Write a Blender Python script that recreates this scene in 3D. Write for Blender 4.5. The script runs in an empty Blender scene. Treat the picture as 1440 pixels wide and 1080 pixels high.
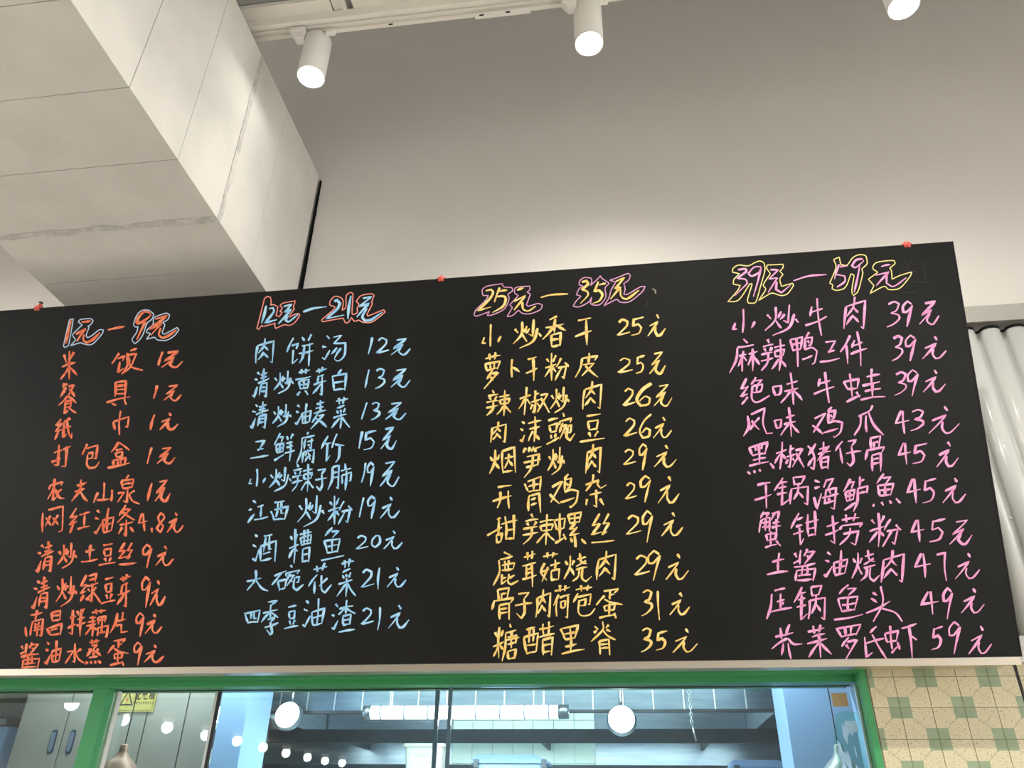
import bpy, bmesh, math, random
from mathutils import Vector, Matrix

# ------------------------------------------------------------------ camera, world, exposure
SC = bpy.context.scene
COL = SC.collection
SC.view_settings.view_transform = 'Standard'
SC.view_settings.look = 'None'
SC.view_settings.gamma = 1.0
SC.view_settings.exposure = 0.5
SC.view_settings.use_curve_mapping = False

FPX, CX, CY = 1097.0, 720.0, 540.0
CAM = Vector((0, 0, 1.6))
RIGHT = Vector((0.9911, 0.1327, 0.0134)).normalized()
FWD = Vector((-0.1214, 0.8561, 0.5023)); FWD = (FWD - RIGHT * FWD.dot(RIGHT)).normalized()
UP = RIGHT.cross(FWD)
cd = bpy.data.cameras.new('camera'); cam = bpy.data.objects.new('camera', cd); COL.objects.link(cam)
cd.sensor_width = 36.0; cd.lens = FPX / 1440 * 36.0; cd.clip_end = 200
cam.matrix_world = Matrix(((RIGHT.x, UP.x, -FWD.x, CAM.x), (RIGHT.y, UP.y, -FWD.y, CAM.y), (RIGHT.z, UP.z, -FWD.z, CAM.z), (0, 0, 0, 1)))
SC.camera = cam

W = bpy.data.worlds.new('world'); SC.world = W; W.use_nodes = True
W.node_tree.nodes['Background'].inputs[0].default_value = (1.0, 0.985, 0.96, 1)
W.node_tree.nodes['Background'].inputs[1].default_value = 3.15


def ray(px, py):
    return (RIGHT * (px - CX) - UP * (py - CY) + FWD * FPX).normalized()


def at(px, py, Y):          # the point of the room seen at a pixel, at the distance Y from the camera's wall line
    r = ray(px, py)
    return CAM + r * (Y / r.y)


# ------------------------------------------------------------------ materials
MATS = {}


def mat(name, col, rough=0.6, metal=0.0, spec=0.5, col2=None, nscale=8.0, bump=0.0, bscale=60.0, emit=None, estr=0.0,
        detail=4.0, stretch=None, lo=0.35, hi=0.65, coat=0.0):
    if name in MATS:
        return MATS[name]
    m = bpy.data.materials.new(name); m.use_nodes = True
    nt = m.node_tree; b = nt.nodes['Principled BSDF']
    b.inputs['Base Color'].default_value = (*col, 1)
    b.inputs['Roughness'].default_value = rough
    b.inputs['Metallic'].default_value = metal
    b.inputs['Specular IOR Level'].default_value = spec
    b.inputs['Coat Weight'].default_value = coat
    if emit:
        b.inputs['Emission Color'].default_value = (*emit, 1); b.inputs['Emission Strength'].default_value = estr
    if col2 or bump:
        tc = nt.nodes.new('ShaderNodeTexCoord'); mp = nt.nodes.new('ShaderNodeMapping')
        nt.links.new(tc.outputs['Object'], mp.inputs[0])
        if stretch: mp.inputs['Scale'].default_value = stretch
    if col2:
        n = nt.nodes.new('ShaderNodeTexNoise'); n.inputs['Scale'].default_value = nscale; n.inputs['Detail'].default_value = detail
        nt.links.new(mp.outputs[0], n.inputs['Vector'])
        r = nt.nodes.new('ShaderNodeValToRGB')
        r.color_ramp.elements[0].position = lo; r.color_ramp.elements[1].position = hi
        r.color_ramp.elements[0].color = (*col, 1); r.color_ramp.elements[1].color = (*col2, 1)
        nt.links.new(n.outputs['Fac'], r.inputs[0]); nt.links.new(r.outputs[0], b.inputs['Base Color'])
    if bump:
        n2 = nt.nodes.new('ShaderNodeTexNoise'); n2.inputs['Scale'].default_value = bscale; n2.inputs['Detail'].default_value = 5
        nt.links.new(mp.outputs[0], n2.inputs['Vector'])
        bp = nt.nodes.new('ShaderNodeBump'); bp.inputs['Strength'].default_value = bump; bp.inputs['Distance'].default_value = 0.01
        nt.links.new(n2.outputs['Fac'], bp.inputs['Height']); nt.links.new(bp.outputs[0], b.inputs['Normal'])
    MATS[name] = m
    return m


def glass_mat(name, tint=(0.93, 0.98, 0.97), ior=1.5, refl=0.06):
    if name in MATS: return MATS[name]
    m = bpy.data.materials.new(name); m.use_nodes = True; nt = m.node_tree
    for n in list(nt.nodes):
        if n.type != 'OUTPUT_MATERIAL': nt.nodes.remove(n)
    out = [n for n in nt.nodes if n.type == 'OUTPUT_MATERIAL'][0]
    t = nt.nodes.new('ShaderNodeBsdfTransparent'); t.inputs[0].default_value = (*tint, 1)
    g = nt.nodes.new('ShaderNodeBsdfGlossy'); g.inputs['Roughness'].default_value = 0.0
    f = nt.nodes.new('ShaderNodeFresnel'); f.inputs[0].default_value = ior
    a = nt.nodes.new('ShaderNodeMath'); a.operation = 'ADD'; a.inputs[1].default_value = refl; a.use_clamp = True
    mx = nt.nodes.new('ShaderNodeMixShader')
    nt.links.new(f.outputs[0], a.inputs[0]); nt.links.new(a.outputs[0], mx.inputs[0])
    nt.links.new(t.outputs[0], mx.inputs[1]); nt.links.new(g.outputs[0], mx.inputs[2]); nt.links.new(mx.outputs[0], out.inputs[0])
    MATS[name] = m
    return m


M_WALL = mat('wall_paint', (0.80, 0.772, 0.725), 0.85, spec=0.2, col2=(0.82, 0.79, 0.745), nscale=2.0, bump=0.05, bscale=180)
M_CLAD = mat('cladding_paint', (0.67, 0.65, 0.605), 0.8, spec=0.25, col2=(0.73, 0.71, 0.665), nscale=5.0, bump=0.25, bscale=28)
M_CAULK = mat('grey_caulk', (0.50, 0.49, 0.46), 0.9, col2=(0.66, 0.64, 0.60), nscale=30, bump=0.4, bscale=60)
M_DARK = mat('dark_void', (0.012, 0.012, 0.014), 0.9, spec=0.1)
M_BOARD = mat('black_board', (0.0088, 0.0087, 0.0083), 0.42, spec=0.2, col2=(0.0135, 0.0133, 0.0126), nscale=2.2, bump=0.02, bscale=300)
M_BEDGE = mat('board_edge', (0.01, 0.01, 0.01), 0.7)
M_WHITE = mat('white_enamel', (0.86, 0.84, 0.80), 0.45, spec=0.4)
M_TRACK = mat('track_enamel', (0.85, 0.82, 0.75), 0.5, spec=0.35)
M_LENS = mat('lamp_lens', (1, 1, 1), 0.3, emit=(1.0, 0.97, 0.9), estr=30.0)
M_STEEL = mat('brushed_steel', (0.66, 0.645, 0.59), 0.25, metal=0.6, col2=(0.80, 0.78, 0.72), nscale=30, stretch=(1, 1, 30))
M_LEDGE = mat('ledge_steel', (0.80, 0.68, 0.52), 0.34, metal=1.0, col2=(0.72, 0.67, 0.58), nscale=12, stretch=(1, 1, 20))
M_CORR = mat('corrugated_white', (0.62, 0.635, 0.605), 0.3, spec=0.5, col2=(0.65, 0.66, 0.635), nscale=3, coat=0.3)
M_GREEN = mat('green_frame_paint', (0.06, 0.34, 0.125), 0.38, spec=0.45, col2=(0.066, 0.36, 0.135), nscale=4)
M_GROUT = mat('grout', (0.42, 0.40, 0.30), 0.9)
M_TGREEN = mat('tile_green', (0.28, 0.36, 0.22), 0.35, col2=(0.32, 0.40, 0.26), nscale=20)
M_TLINE = mat('tile_line', (0.36, 0.36, 0.24), 0.5)
M_ALU = mat('aluminium', (0.72, 0.76, 0.74), 0.3, metal=0.9)
M_GASKET = mat('black_gasket', (0.02, 0.022, 0.03), 0.6)
M_GLASS = glass_mat('window_glass')
M_GEDGE = mat('glass_edge', (0.10, 0.17, 0.22), 0.15, spec=0.6)
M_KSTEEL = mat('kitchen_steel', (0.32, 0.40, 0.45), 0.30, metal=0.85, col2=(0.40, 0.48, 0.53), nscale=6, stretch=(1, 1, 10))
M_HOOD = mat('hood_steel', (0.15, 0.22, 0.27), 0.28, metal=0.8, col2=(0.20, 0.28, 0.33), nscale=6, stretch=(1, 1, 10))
M_KDARK = mat('shelf_steel_dark', (0.035, 0.047, 0.055), 0.5, metal=0.2, col2=(0.05, 0.065, 0.075), nscale=8)
M_KBLUE = mat('pale_panel', (0.30, 0.50, 0.82), 0.4, spec=0.4, col2=(0.33, 0.54, 0.85), nscale=2)
M_KTILE = mat('kitchen_tile', (0.66, 0.80, 0.68), 0.3, spec=0.5, col2=(0.70, 0.83, 0.72), nscale=5)
M_CAB = mat('cabinet_grey', (0.30, 0.31, 0.28), 0.42, metal=0.3, col2=(0.34, 0.34, 0.31), nscale=3)
M_LED = mat('led_tube', (1, 1, 1), 0.4, emit=(0.85, 0.97, 1.0), estr=3.2)
M_HLAMP = mat('hood_lamp_glow', (1, 1, 1), 0.4, emit=(0.85, 0.97, 1.0), estr=1.7)
M_DOWN = mat('downlight_glow', (1, 1, 1), 0.4, emit=(0.9, 1.0, 0.95), estr=6.5)
M_CREAMP = mat('cream_plastic', (0.40, 0.44, 0.37), 0.4)
M_CLEARP = mat('milky_plastic', (0.22, 0.31, 0.42), 0.25, col2=(0.27, 0.37, 0.48), nscale=6)
M_LIDP = mat('blue_lid', (0.15, 0.24, 0.40), 0.3)
M_COPPER = mat('lamp_copper', (0.30, 0.185, 0.125), 0.45, metal=0.3)
M_HGREY = mat('lamp_grey', (0.34, 0.38, 0.40), 0.4, metal=0.3)
M_HANDLE = mat('handle_blue', (0.03, 0.045, 0.09), 0.4, spec=0.4)
M_HANDLE2 = mat('handle_slot', (0.13, 0.18, 0.25), 0.4)
M_YELLOW = mat('sign_yellow', (0.40, 0.36, 0.10), 0.5)
M_BLACK = mat('black_print', (0.02, 0.02, 0.02), 0.6)
M_REDP = mat('red_print', (0.5, 0.08, 0.05), 0.6)
M_TAPE = mat('tan_tape', (0.42, 0.31, 0.16), 0.6, col2=(0.45, 0.34, 0.18), nscale=30)
M_STICK = mat('sticker_green', (0.30, 0.55, 0.47), 0.4)
M_STICKW = mat('sticker_white', (0.42, 0.68, 0.92), 0.4)
M_RED = mat('red_clip', (0.70, 0.10, 0.07), 0.4)
M_FLOOR = mat('floor_tile', (0.55, 0.51, 0.45), 0.4, col2=(0.60, 0.56, 0.50), nscale=1.5)
M_HALL = mat('hall_ceiling', (0.44, 0.44, 0.44), 0.8)


def speckle_cream():
    m = mat('tile_cream', (0.80, 0.72, 0.46), 0.35)
    nt = m.node_tree; b = nt.nodes['Principled BSDF']
    tc = nt.nodes.new('ShaderNodeTexCoord')
    n = nt.nodes.new('ShaderNodeTexNoise'); n.inputs['Scale'].default_value = 230; n.inputs['Detail'].default_value = 2
    r = nt.nodes.new('ShaderNodeValToRGB'); e = r.color_ramp.elements
    e[0].position = 0.33; e[0].color = (0.36, 0.31, 0.17, 1); e[1].position = 0.43; e[1].color = (0.70, 0.63, 0.42, 1)
    nt.links.new(tc.outputs['Object'], n.inputs['Vector']); nt.links.new(n.outputs['Fac'], r.inputs[0]); nt.links.new(r.outputs[0], b.inputs['Base Color'])
    return m


M_CREAM = speckle_cream()


# ------------------------------------------------------------------ object helpers
def tag(o, label=None, cat=None, group=None, kind=None):
    if label: o['label'] = label
    if cat: o['category'] = cat
    if group: o['group'] = group
    if kind: o['kind'] = kind
    return o


def link(name, me, mats, parent=None, loc=None):
    o = bpy.data.objects.new(name, me); COL.objects.link(o)
    if mats is not None:
        for m in (mats if isinstance(mats, (list, tuple)) else [mats]):
            me.materials.append(m)
    if loc is not None: o.location = loc
    if parent: o.parent = parent
    return o


def empty(name, loc=(0, 0, 0), parent=None):
    o = bpy.data.objects.new(name, None); COL.objects.link(o); o.location = loc; o.empty_display_size = 0.05
    if parent: o.parent = parent
    return o


def bm_mesh(bm, name, smooth=False):
    bmesh.ops.recalc_face_normals(bm, faces=bm.faces)
    me = bpy.data.meshes.new(name); bm.to_mesh(me); bm.free()
    if smooth:
        for p in me.polygons: p.use_smooth = True
    return me


def add_box(bm, x0, x1, y0, y1, z0, z1, bev=0.0):
    r = bmesh.ops.create_cube(bm, size=1.0)
    for v in r['verts']:
        v.co = Vector(((x0 + x1) / 2 + v.co.x * (x1 - x0), (y0 + y1) / 2 + v.co.y * (y1 - y0), (z0 + z1) / 2 + v.co.z * (z1 - z0)))
    if bev:
        es = set(e for v in r['verts'] for e in v.link_edges)
        bmesh.ops.bevel(bm, geom=list(es), offset=bev, segments=2, affect='EDGES', profile=0.6)


def box(name, m, x0, x1, y0, y1, z0, z1, parent=None, bev=0.0):
    bm = bmesh.new(); add_box(bm, x0, x1, y0, y1, z0, z1, bev)
    o = link(name, bm_mesh(bm, name), m, None)
    if parent: o.parent = parent; o.matrix_parent_inverse = Matrix.Translation(-parent.location)
    return o


def add_tube(bm, pts, r, seg=10, caps=True):
    pts = [Vector(p) for p in pts]; rings = []
    rr = r if isinstance(r, (list, tuple)) else [r] * len(pts)
    ref = None
    for i, p in enumerate(pts):
        t = (pts[min(i + 1, len(pts) - 1)] - pts[max(i - 1, 0)]).normalized()
        if ref is None: ref = Vector((0, 0, 1)) if abs(t.z) < 0.9 else Vector((1, 0, 0))
        u = t.cross(ref).normalized(); v = t.cross(u).normalized(); ref = -v if False else ref
        rings.append([bm.verts.new(p + (u * math.cos(2 * math.pi * k / seg) + v * math.sin(2 * math.pi * k / seg)) * rr[i]) for k in range(seg)])
    for a, b in zip(rings, rings[1:]):
        for k in range(seg):
            bm.faces.new((a[k], a[(k + 1) % seg], b[(k + 1) % seg], b[k]))
    if caps:
        bm.faces.new(rings[0]); bm.faces.new(rings[-1])


def add_lathe(bm, prof, c, seg=32, cap0=False, cap1=False):
    rings = [[bm.verts.new(Vector(c) + Vector((r * math.cos(2 * math.pi * k / seg), r * math.sin(2 * math.pi * k / seg), z))) for k in range(seg)] for r, z in prof]
    for a, b in zip(rings, rings[1:]):
        for k in range(seg):
            bm.faces.new((a[k], a[(k + 1) % seg], b[(k + 1) % seg], b[k]))
    if cap0: bm.faces.new(rings[0])
    if cap1: bm.faces.new(rings[-1])


def child(o, parent):
    o.parent = parent; o.matrix_parent_inverse = Matrix.Translation(-parent.location)
    return o


def lathe(name, m, prof, c, parent=None, seg=32, cap0=False, cap1=False):
    bm = bmesh.new(); add_lathe(bm, prof, c, seg, cap0, cap1)
    o = link(name, bm_mesh(bm, name, True), m)
    if parent: child(o, parent)
    return o


def tube(name, m, pts, r, parent=None, seg=10):
    bm = bmesh.new(); add_tube(bm, pts, r, seg)
    o = link(name, bm_mesh(bm, name, True), m)
    if parent: child(o, parent)
    return o


def prism_x(bm, prof, x0, x1):      # extrude a (y, z) outline along x
    a = [bm.verts.new((x0, y, z)) for y, z in prof]; b = [bm.verts.new((x1, y, z)) for y, z in prof]
    n = len(prof)
    for k in range(n): bm.faces.new((a[k], a[(k + 1) % n], b[(k + 1) % n], b[k]))
    bm.faces.new(a); bm.faces.new(b)


def spot(name, loc, energy, angle, col, blend=0.6, rad=0.05, parent=None, aim=None):
    l = bpy.data.lights.new(name, 'SPOT'); l.energy = energy; l.spot_size = math.radians(angle); l.spot_blend = blend
    l.color = col; l.shadow_soft_size = rad
    o = bpy.data.objects.new(name, l); COL.objects.link(o); o.location = loc
    if aim is not None:
        o.rotation_euler = (Vector(aim) - Vector(loc)).to_track_quat('-Z', 'Y').to_euler()
    if parent: child(o, parent)
    return o


# ------------------------------------------------------------------ the setting
tag(box('floor', M_FLOOR, -32, 14, -40, 8, -0.1, 0.0), kind='structure')
tag(box('wall_back', M_WALL, -6, 6, 3.0, 3.2, 2.13, 6.05), 'tall cream painted wall behind the menu board', kind='structure')
tag(box('ceiling', M_HALL, -6, 6, -4.0, 3.2, 6.03, 6.15), kind='structure')
tag(box('ceiling_hall', M_HALL, -32, 14, -40, -4.0, 3.74, 3.85), kind='structure')
tag(box('wall_hall', M_WALL, -32, 14, -40.2, -40, 0, 3.85), kind='structure')

M_BULK = mat('bulkhead_paint', (0.68, 0.69, 0.71), 0.85)  # upper walls out of view, added to block light from above
tag(box('wall_front', M_BULK, -6, 6, -4.1, -4.0, 3.74, 6.05), 'unseen bulkhead added to keep light off the upper wall', kind='structure')
tag(box('wall_left', M_BULK, -6.1, -6.0, -4.1, 3.2, 3.74, 6.05), kind='structure')
tag(box('wall_side', M_BULK, 6.0, 6.1, -4.1, 3.2, 3.74, 6.05), kind='structure')

# tiled wall to the right of the serving window: every tile a piece of its own
wr = box('wall_right', M_GROUT, 0.835, 3.0, 3.0, 3.2, 0.0, 2.13)
tag(wr, 'cream and sage green tiled wall right of the serving window', kind='structure')


def clip_poly(poly, u0, u1, v0, v1):
    for ax, lim, sgn in ((0, u0, 1), (0, u1, -1), (1, v0, 1), (1, v1, -1)):
        out = []
        for i in range(len(poly)):
            a, b = poly[i - 1], poly[i]
            ia, ib = sgn * (a[ax] - lim) >= -1e-9, sgn * (b[ax] - lim) >= -1e-9
            if ia != ib:
                t = (lim - a[ax]) / (b[ax] - a[ax]); out.append((a[0] + t * (b[0] - a[0]), a[1] + t * (b[1] - a[1])))
            if ib: out.append(b)
        poly = out
        if not poly: return []
    return poly


TW, TH = 0.1027, 0.0985
TILE_CACHE = {}


def tile_mesh(flip, u0, u1, v0, v1):
    key = (flip, round(u0, 3), round(u1, 3), round(v0, 3), round(v1, 3))
    if key in TILE_CACHE: return TILE_CACHE[key]
    g, h = 0.345, 0.012
    # green squares in two opposite corners, a line between their inner corners, cream either side
    polys = [([(0, 0), (g, 0), (g, g), (0, g)], 1), ([(1 - g, 1 - g), (1, 1 - g), (1, 1), (1 - g, 1)], 1),
             ([(g, 0), (1, 0), (1, 1 - g), (1 - g, 1 - g), (g + h, g - h)], 0),
             ([(0, g), (g - h, g + h), (1 - g, 1 - g), (1 - g, 1), (0, 1)], 0)]
    polys[2] = ([(g, 0), (1, 0), (1, 1 - g), (1 - g + h, 1 - g), (g, g - h)], 0)
    polys[3] = ([(0, g), (g - h, g), (1 - g, 1 - g + h), (1 - g, 1), (0, 1)], 0)
    polys.append(([(g, g - h), (1 - g + h, 1 - g), (1 - g, 1 - g), (1 - g, 1 - g + h), (g - h, g), (g, g)], 2))
    m = 0.011
    bm = bmesh.new(); th = 0.005
    lo_u, hi_u, lo_v, hi_v = max(u0, m), min(u1, 1 - m), max(v0, m), min(v1, 1 - m)
    for p, mi in polys:
        if flip: p = [(1 - u, v) for u, v in p][::-1]
        p = clip_poly(p, lo_u, hi_u, lo_v, hi_v)
        if len(p) < 3: continue
        try:
            f = bm.faces.new([bm.verts.new((u * TW, -th, v * TH)) for u, v in p]); f.material_index = mi
        except ValueError: pass
    rim = [(lo_u, lo_v), (hi_u, lo_v), (hi_u, hi_v), (lo_u, hi_v)]
    for i in range(4):
        a, b = rim[i], rim[(i + 1) % 4]
        bm.faces.new([bm.verts.new(q) for q in ((a[0] * TW, -th, a[1] * TH), (a[0] * TW, 0, a[1] * TH), (b[0] * TW, 0, b[1] * TH), (b[0] * TW, -th, b[1] * TH))])
    bmesh.ops.remove_doubles(bm, verts=bm.verts, dist=1e-5)
    me = bm_mesh(bm, 'tile')
    for mm in (M_CREAM, M_TGREEN, M_TLINE): me.materials.append(mm)
    TILE_CACHE[key] = me
    return me


def tiles(x_first, par0, xa, xb, zt):
    # x_first: world x of a grout line; z grout line at 1.9987
    c0 = math.floor((xa - x_first) / TW + 1e-6); c1 = math.ceil((xb - x_first) / TW - 1e-6)
    for r in range(-7, 3):
        z = 1.9987 + r * TH
        if z >= zt - 0.006: continue
        v1 = min(1.0, (zt - z) / TH)
        for c in range(c0, c1):
            x = x_first + c * TW
            u0 = max(0.0, (xa - x) / TW); u1 = min(1.0, (xb - x) / TW)
            if u1 - u0 < 0.06: continue
            flip = (c + r + par0) % 2 == 1      # green cluster at the lower-left corner when even
            o = bpy.data.objects.new('tile', tile_mesh(flip, u0, u1, 0.0, v1)); COL.objects.link(o)
            o.location = (x, 3.0, z); o.parent = wr


tiles(0.9246, 0, 0.84, 1.322, 2.134)
tiles(1.332, 0, 1.332, 2.99, 2.134)
child(box('joint', M_GASKET, 1.3235, 1.3305, 2.9955, 3.0, 1.2, 2.134), wr)

# steel band above the tiles and above the window, the ledge the board stands on
tag(box('trim_1', M_STEEL, -5.5, 3.0, 2.955, 3.0, 2.134, 2.222, bev=0.002), 'grey steel band running along the wall behind the foot of the menu board', kind='structure')
bm = bmesh.new()
prism_x(bm, [(2.955, 2.121), (2.795, 2.121), (2.795, 2.098), (2.80, 2.098), (2.80, 2.116), (2.955, 2.116)], -5.0, 1.262)
tag(link('trim_2', bm_mesh(bm, 'ledge'), M_LEDGE), 'narrow golden reflecting steel ledge under the menu board', kind='structure')

# corrugated white sheet and its steel capping right of the board
bm = bmesh.new()
p0, pitch, n = 0.95, 0.1, 22
prof = []
for i in range(n):
    bx = p0 + i * pitch
    prof.append((bx, 0.0))
    for k in range(13):
        a = math.pi * k / 12
        prof.append((bx + 0.012 + 0.040 * (1 - math.cos(a)), -0.042 * math.sin(a) ** 0.75 if 0 < k < 12 else 0.0))
    prof.append((bx + pitch - 0.004, 0.0))
zs = (2.226, 3.462)
rows = [[bm.verts.new((x, 2.972 + d, z)) for x, d in prof] for z in zs]
back = [[bm.verts.new((x, 2.976 + d, z)) for x, d in prof] for z in zs]
for i in range(len(prof) - 1):
    bm.faces.new((rows[0][i], rows[0][i + 1], rows[1][i + 1], rows[1][i]))
    bm.faces.new((back[0][i], back[1][i], back[1][i + 1], back[0][i + 1]))
    bm.faces.new((rows[1][i], rows[1][i + 1], back[1][i + 1], back[1][i]))
    bm.faces.new((rows[0][i], back[0][i], back[0][i + 1], rows[0][i + 1]))
bm2 = bmesh.new()  # dark strip along the flutes, shaped for the shade under the capping
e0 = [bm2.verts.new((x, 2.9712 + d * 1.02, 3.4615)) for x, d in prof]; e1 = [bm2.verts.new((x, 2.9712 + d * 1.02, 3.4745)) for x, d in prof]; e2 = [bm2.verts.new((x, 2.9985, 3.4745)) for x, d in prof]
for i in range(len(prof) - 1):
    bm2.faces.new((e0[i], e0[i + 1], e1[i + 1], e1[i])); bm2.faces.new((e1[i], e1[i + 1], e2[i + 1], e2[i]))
cs = empty('corrugated_panel', (2.0, 2.97, 2.226))
tag(cs, 'white corrugated plastic sheet on the wall right of the menu board', 'wall panel')
child(link('sheet', bm_mesh(bm, 'sheet', True), M_CORR), cs)
child(link('capping_shade', bm_mesh(bm2, 'capping_shade', True), M_DARK), cs)
for i in range(4, 9):
    for k in range(6):
        if (i * 7 + k * 5) % 4 == 0:
            sx = p0 + i * pitch + 0.003
            s = lathe('screw', M_WHITE, [(0.0045, -0.002), (0.004, 0.002), (0.0005, 0.003)], (0, 0, 0), None, 10); s.parent = cs; s.rotation_euler = (math.pi / 2, 0, 0); s.location = (sx - 2.0, -0.003, 0.25 + k * 0.17)
cap = empty('steel_capping', (2.0, 2.97, 3.5))
tag(cap, 'shiny steel capping strip above the corrugated sheet', 'trim strip')
child(box('strip', M_STEEL, 1.0, 3.1, 2.925, 2.935, 3.492, 3.572), cap)
child(box('return_lip', M_STEEL, 1.0, 3.1, 2.935, 2.998, 3.565, 3.572), cap)

# boxed-in duct clad in boards, running to the wall
BX0, BX1, BZ0, BZ1 = -2.507, -1.515, 3.73, 4.73
duct = empty('ceiling_beam', (-2.0, 2.0, 3.73))
tag(duct, 'large white boarded box beam running to the wall at upper left', kind='structure')
child(box('core', M_CAULK, BX0 + 0.012, BX1 - 0.012, -3.0, 2.975, BZ0 + 0.012, BZ1 - 0.012), duct)
seams = [1.553 + 0.3195 * k for k in range(-14, 5)]
ends = [(a, b) for a, b in zip([-3.0] + seams, seams + [2.972]) if b > a]
random.seed(4)
for a, b in ends:
    j = random.uniform(-0.0015, 0.0015)
    child(box('bottom_board', M_CLAD, BX0, BX1, a + 0.0012, b - 0.0012, BZ0 + j * 0.5, BZ0 + 0.012, bev=0.0012), duct)
    child(box('side_board', M_CLAD, BX1 - 0.012, BX1 + j * 0.5, a + 0.0012, b - 0.0012, BZ0 + 0.0, BZ1, bev=0.0012), duct)
    child(box('side_board', M_CLAD, BX0, BX0 + 0.012, a + 0.0012, b - 0.0012, BZ0, BZ1, bev=0.0012), duct)
    child(box('top_board', M_CLAD, BX0, BX1, a + 0.0012, b - 0.0012, BZ1 - 0.002, BZ1 + 0.01), duct)


def ragged_strip(name, pts_c, half, nrm, m, seed):
    random.seed(seed); bm = bmesh.new(); prev = None
    for (p, side) in pts_c:
        a = bm.verts.new(Vector(p) + Vector(side) * half * random.uniform(0.45, 1.2) + Vector(nrm) * 0.0015)
        b = bm.verts.new(Vector(p) - Vector(side) * half * random.uniform(0.35, 1.1) + Vector(nrm) * 0.0015)
        if prev: bm.faces.new((prev[0], a, b, prev[1]))
        prev = (a, b)
    return child(link(name, bm_mesh(bm, name), m), duct)


ys = 2.192
ragged_strip('caulk_seam', [((BX0 + (BX1 - BX0) * k / 24, ys + 0.004 * math.sin(k), BZ0), (0, 1, 0)) for k in range(25)], 0.019, (0, 0, -1), M_CAULK, 2)
ragged_strip('caulk_seam', [((BX1, ys + 0.012 + 0.004 * math.sin(k * 1.7), BZ0 + (BZ1 - BZ0) * k / 20), (0, 1, 0)) for k in range(21)], 0.017, (1, 0, 0), M_CAULK, 3)
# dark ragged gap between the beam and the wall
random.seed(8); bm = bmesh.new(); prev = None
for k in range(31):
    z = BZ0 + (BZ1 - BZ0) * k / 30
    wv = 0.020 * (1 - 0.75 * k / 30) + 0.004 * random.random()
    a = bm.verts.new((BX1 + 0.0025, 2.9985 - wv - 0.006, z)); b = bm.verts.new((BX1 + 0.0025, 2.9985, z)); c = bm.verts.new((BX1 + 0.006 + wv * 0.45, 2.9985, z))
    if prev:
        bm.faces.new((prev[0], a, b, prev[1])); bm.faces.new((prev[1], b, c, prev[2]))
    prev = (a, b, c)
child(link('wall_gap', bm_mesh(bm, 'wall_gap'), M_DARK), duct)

# soffit boards over the track
TZ, TY, LY = 4.80, 2.128, 2.172
sb = empty('soffit', (0, 2.0, TZ + 0.06))
tag(sb, 'white soffit boards with a dark joint above the lighting track', kind='structure')
child(box('soffit_board', M_TRACK, -1.60, -1.150, 2.03, 2.14, TZ + 0.05, TZ + 0.075), sb)
child(box('soffit_board', M_TRACK, -1.050, 3.2, 1.55, 2.14, TZ + 0.05, TZ + 0.075), sb)
child(box('joint_strip', M_TRACK, -1.143, -1.100, 1.7, 2.12, TZ + 0.055, TZ + 0.085), sb)
child(box('joint_strip', M_WHITE, -1.097, -1.082, 1.7, 2.12, TZ + 0.045, TZ + 0.085), sb)
child(box('back_fascia', M_HALL, -1.60, 3.2, 1.5, 2.14, TZ + 0.085, TZ + 0.20), sb)

# lighting track
trk = empty('lighting_track', (0, TY, TZ))
tag(trk, 'long white lighting rail carrying the three spotlights', 'track')
bm = bmesh.new()
y0 = TY - 0.039
prism_x(bm, [(y0, TZ + 0.05), (y0, TZ), (y0 + 0.018, TZ), (y0 + 0.018, TZ + 0.014), (y0 + 0.060, TZ + 0.014), (y0 + 0.060, TZ), (y0 + 0.078, TZ), (y0 + 0.078, TZ + 0.05)], -1.58, 3.2)
child(link('rail', bm_mesh(bm, 'rail'), M_TRACK), trk)
child(box('inner_rib', M_WHITE, -1.58, 3.2, y0 + 0.035, y0 + 0.042, TZ + 0.004, TZ + 0.014), trk)
child(box('rail_joiner', M_WHITE, -0.50, -0.25, y0 + 0.056, y0 + 0.084, TZ - 0.008, TZ), trk)
for sx in (-0.48, -0.36, -0.90):
    child(box('slot', M_DARK, sx, sx + 0.02, y0 + 0.062, y0 + 0.068, TZ - 0.010 if sx > -0.6 else TZ - 0.0015, TZ - 0.0078 if sx > -0.6 else TZ), trk)


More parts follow.
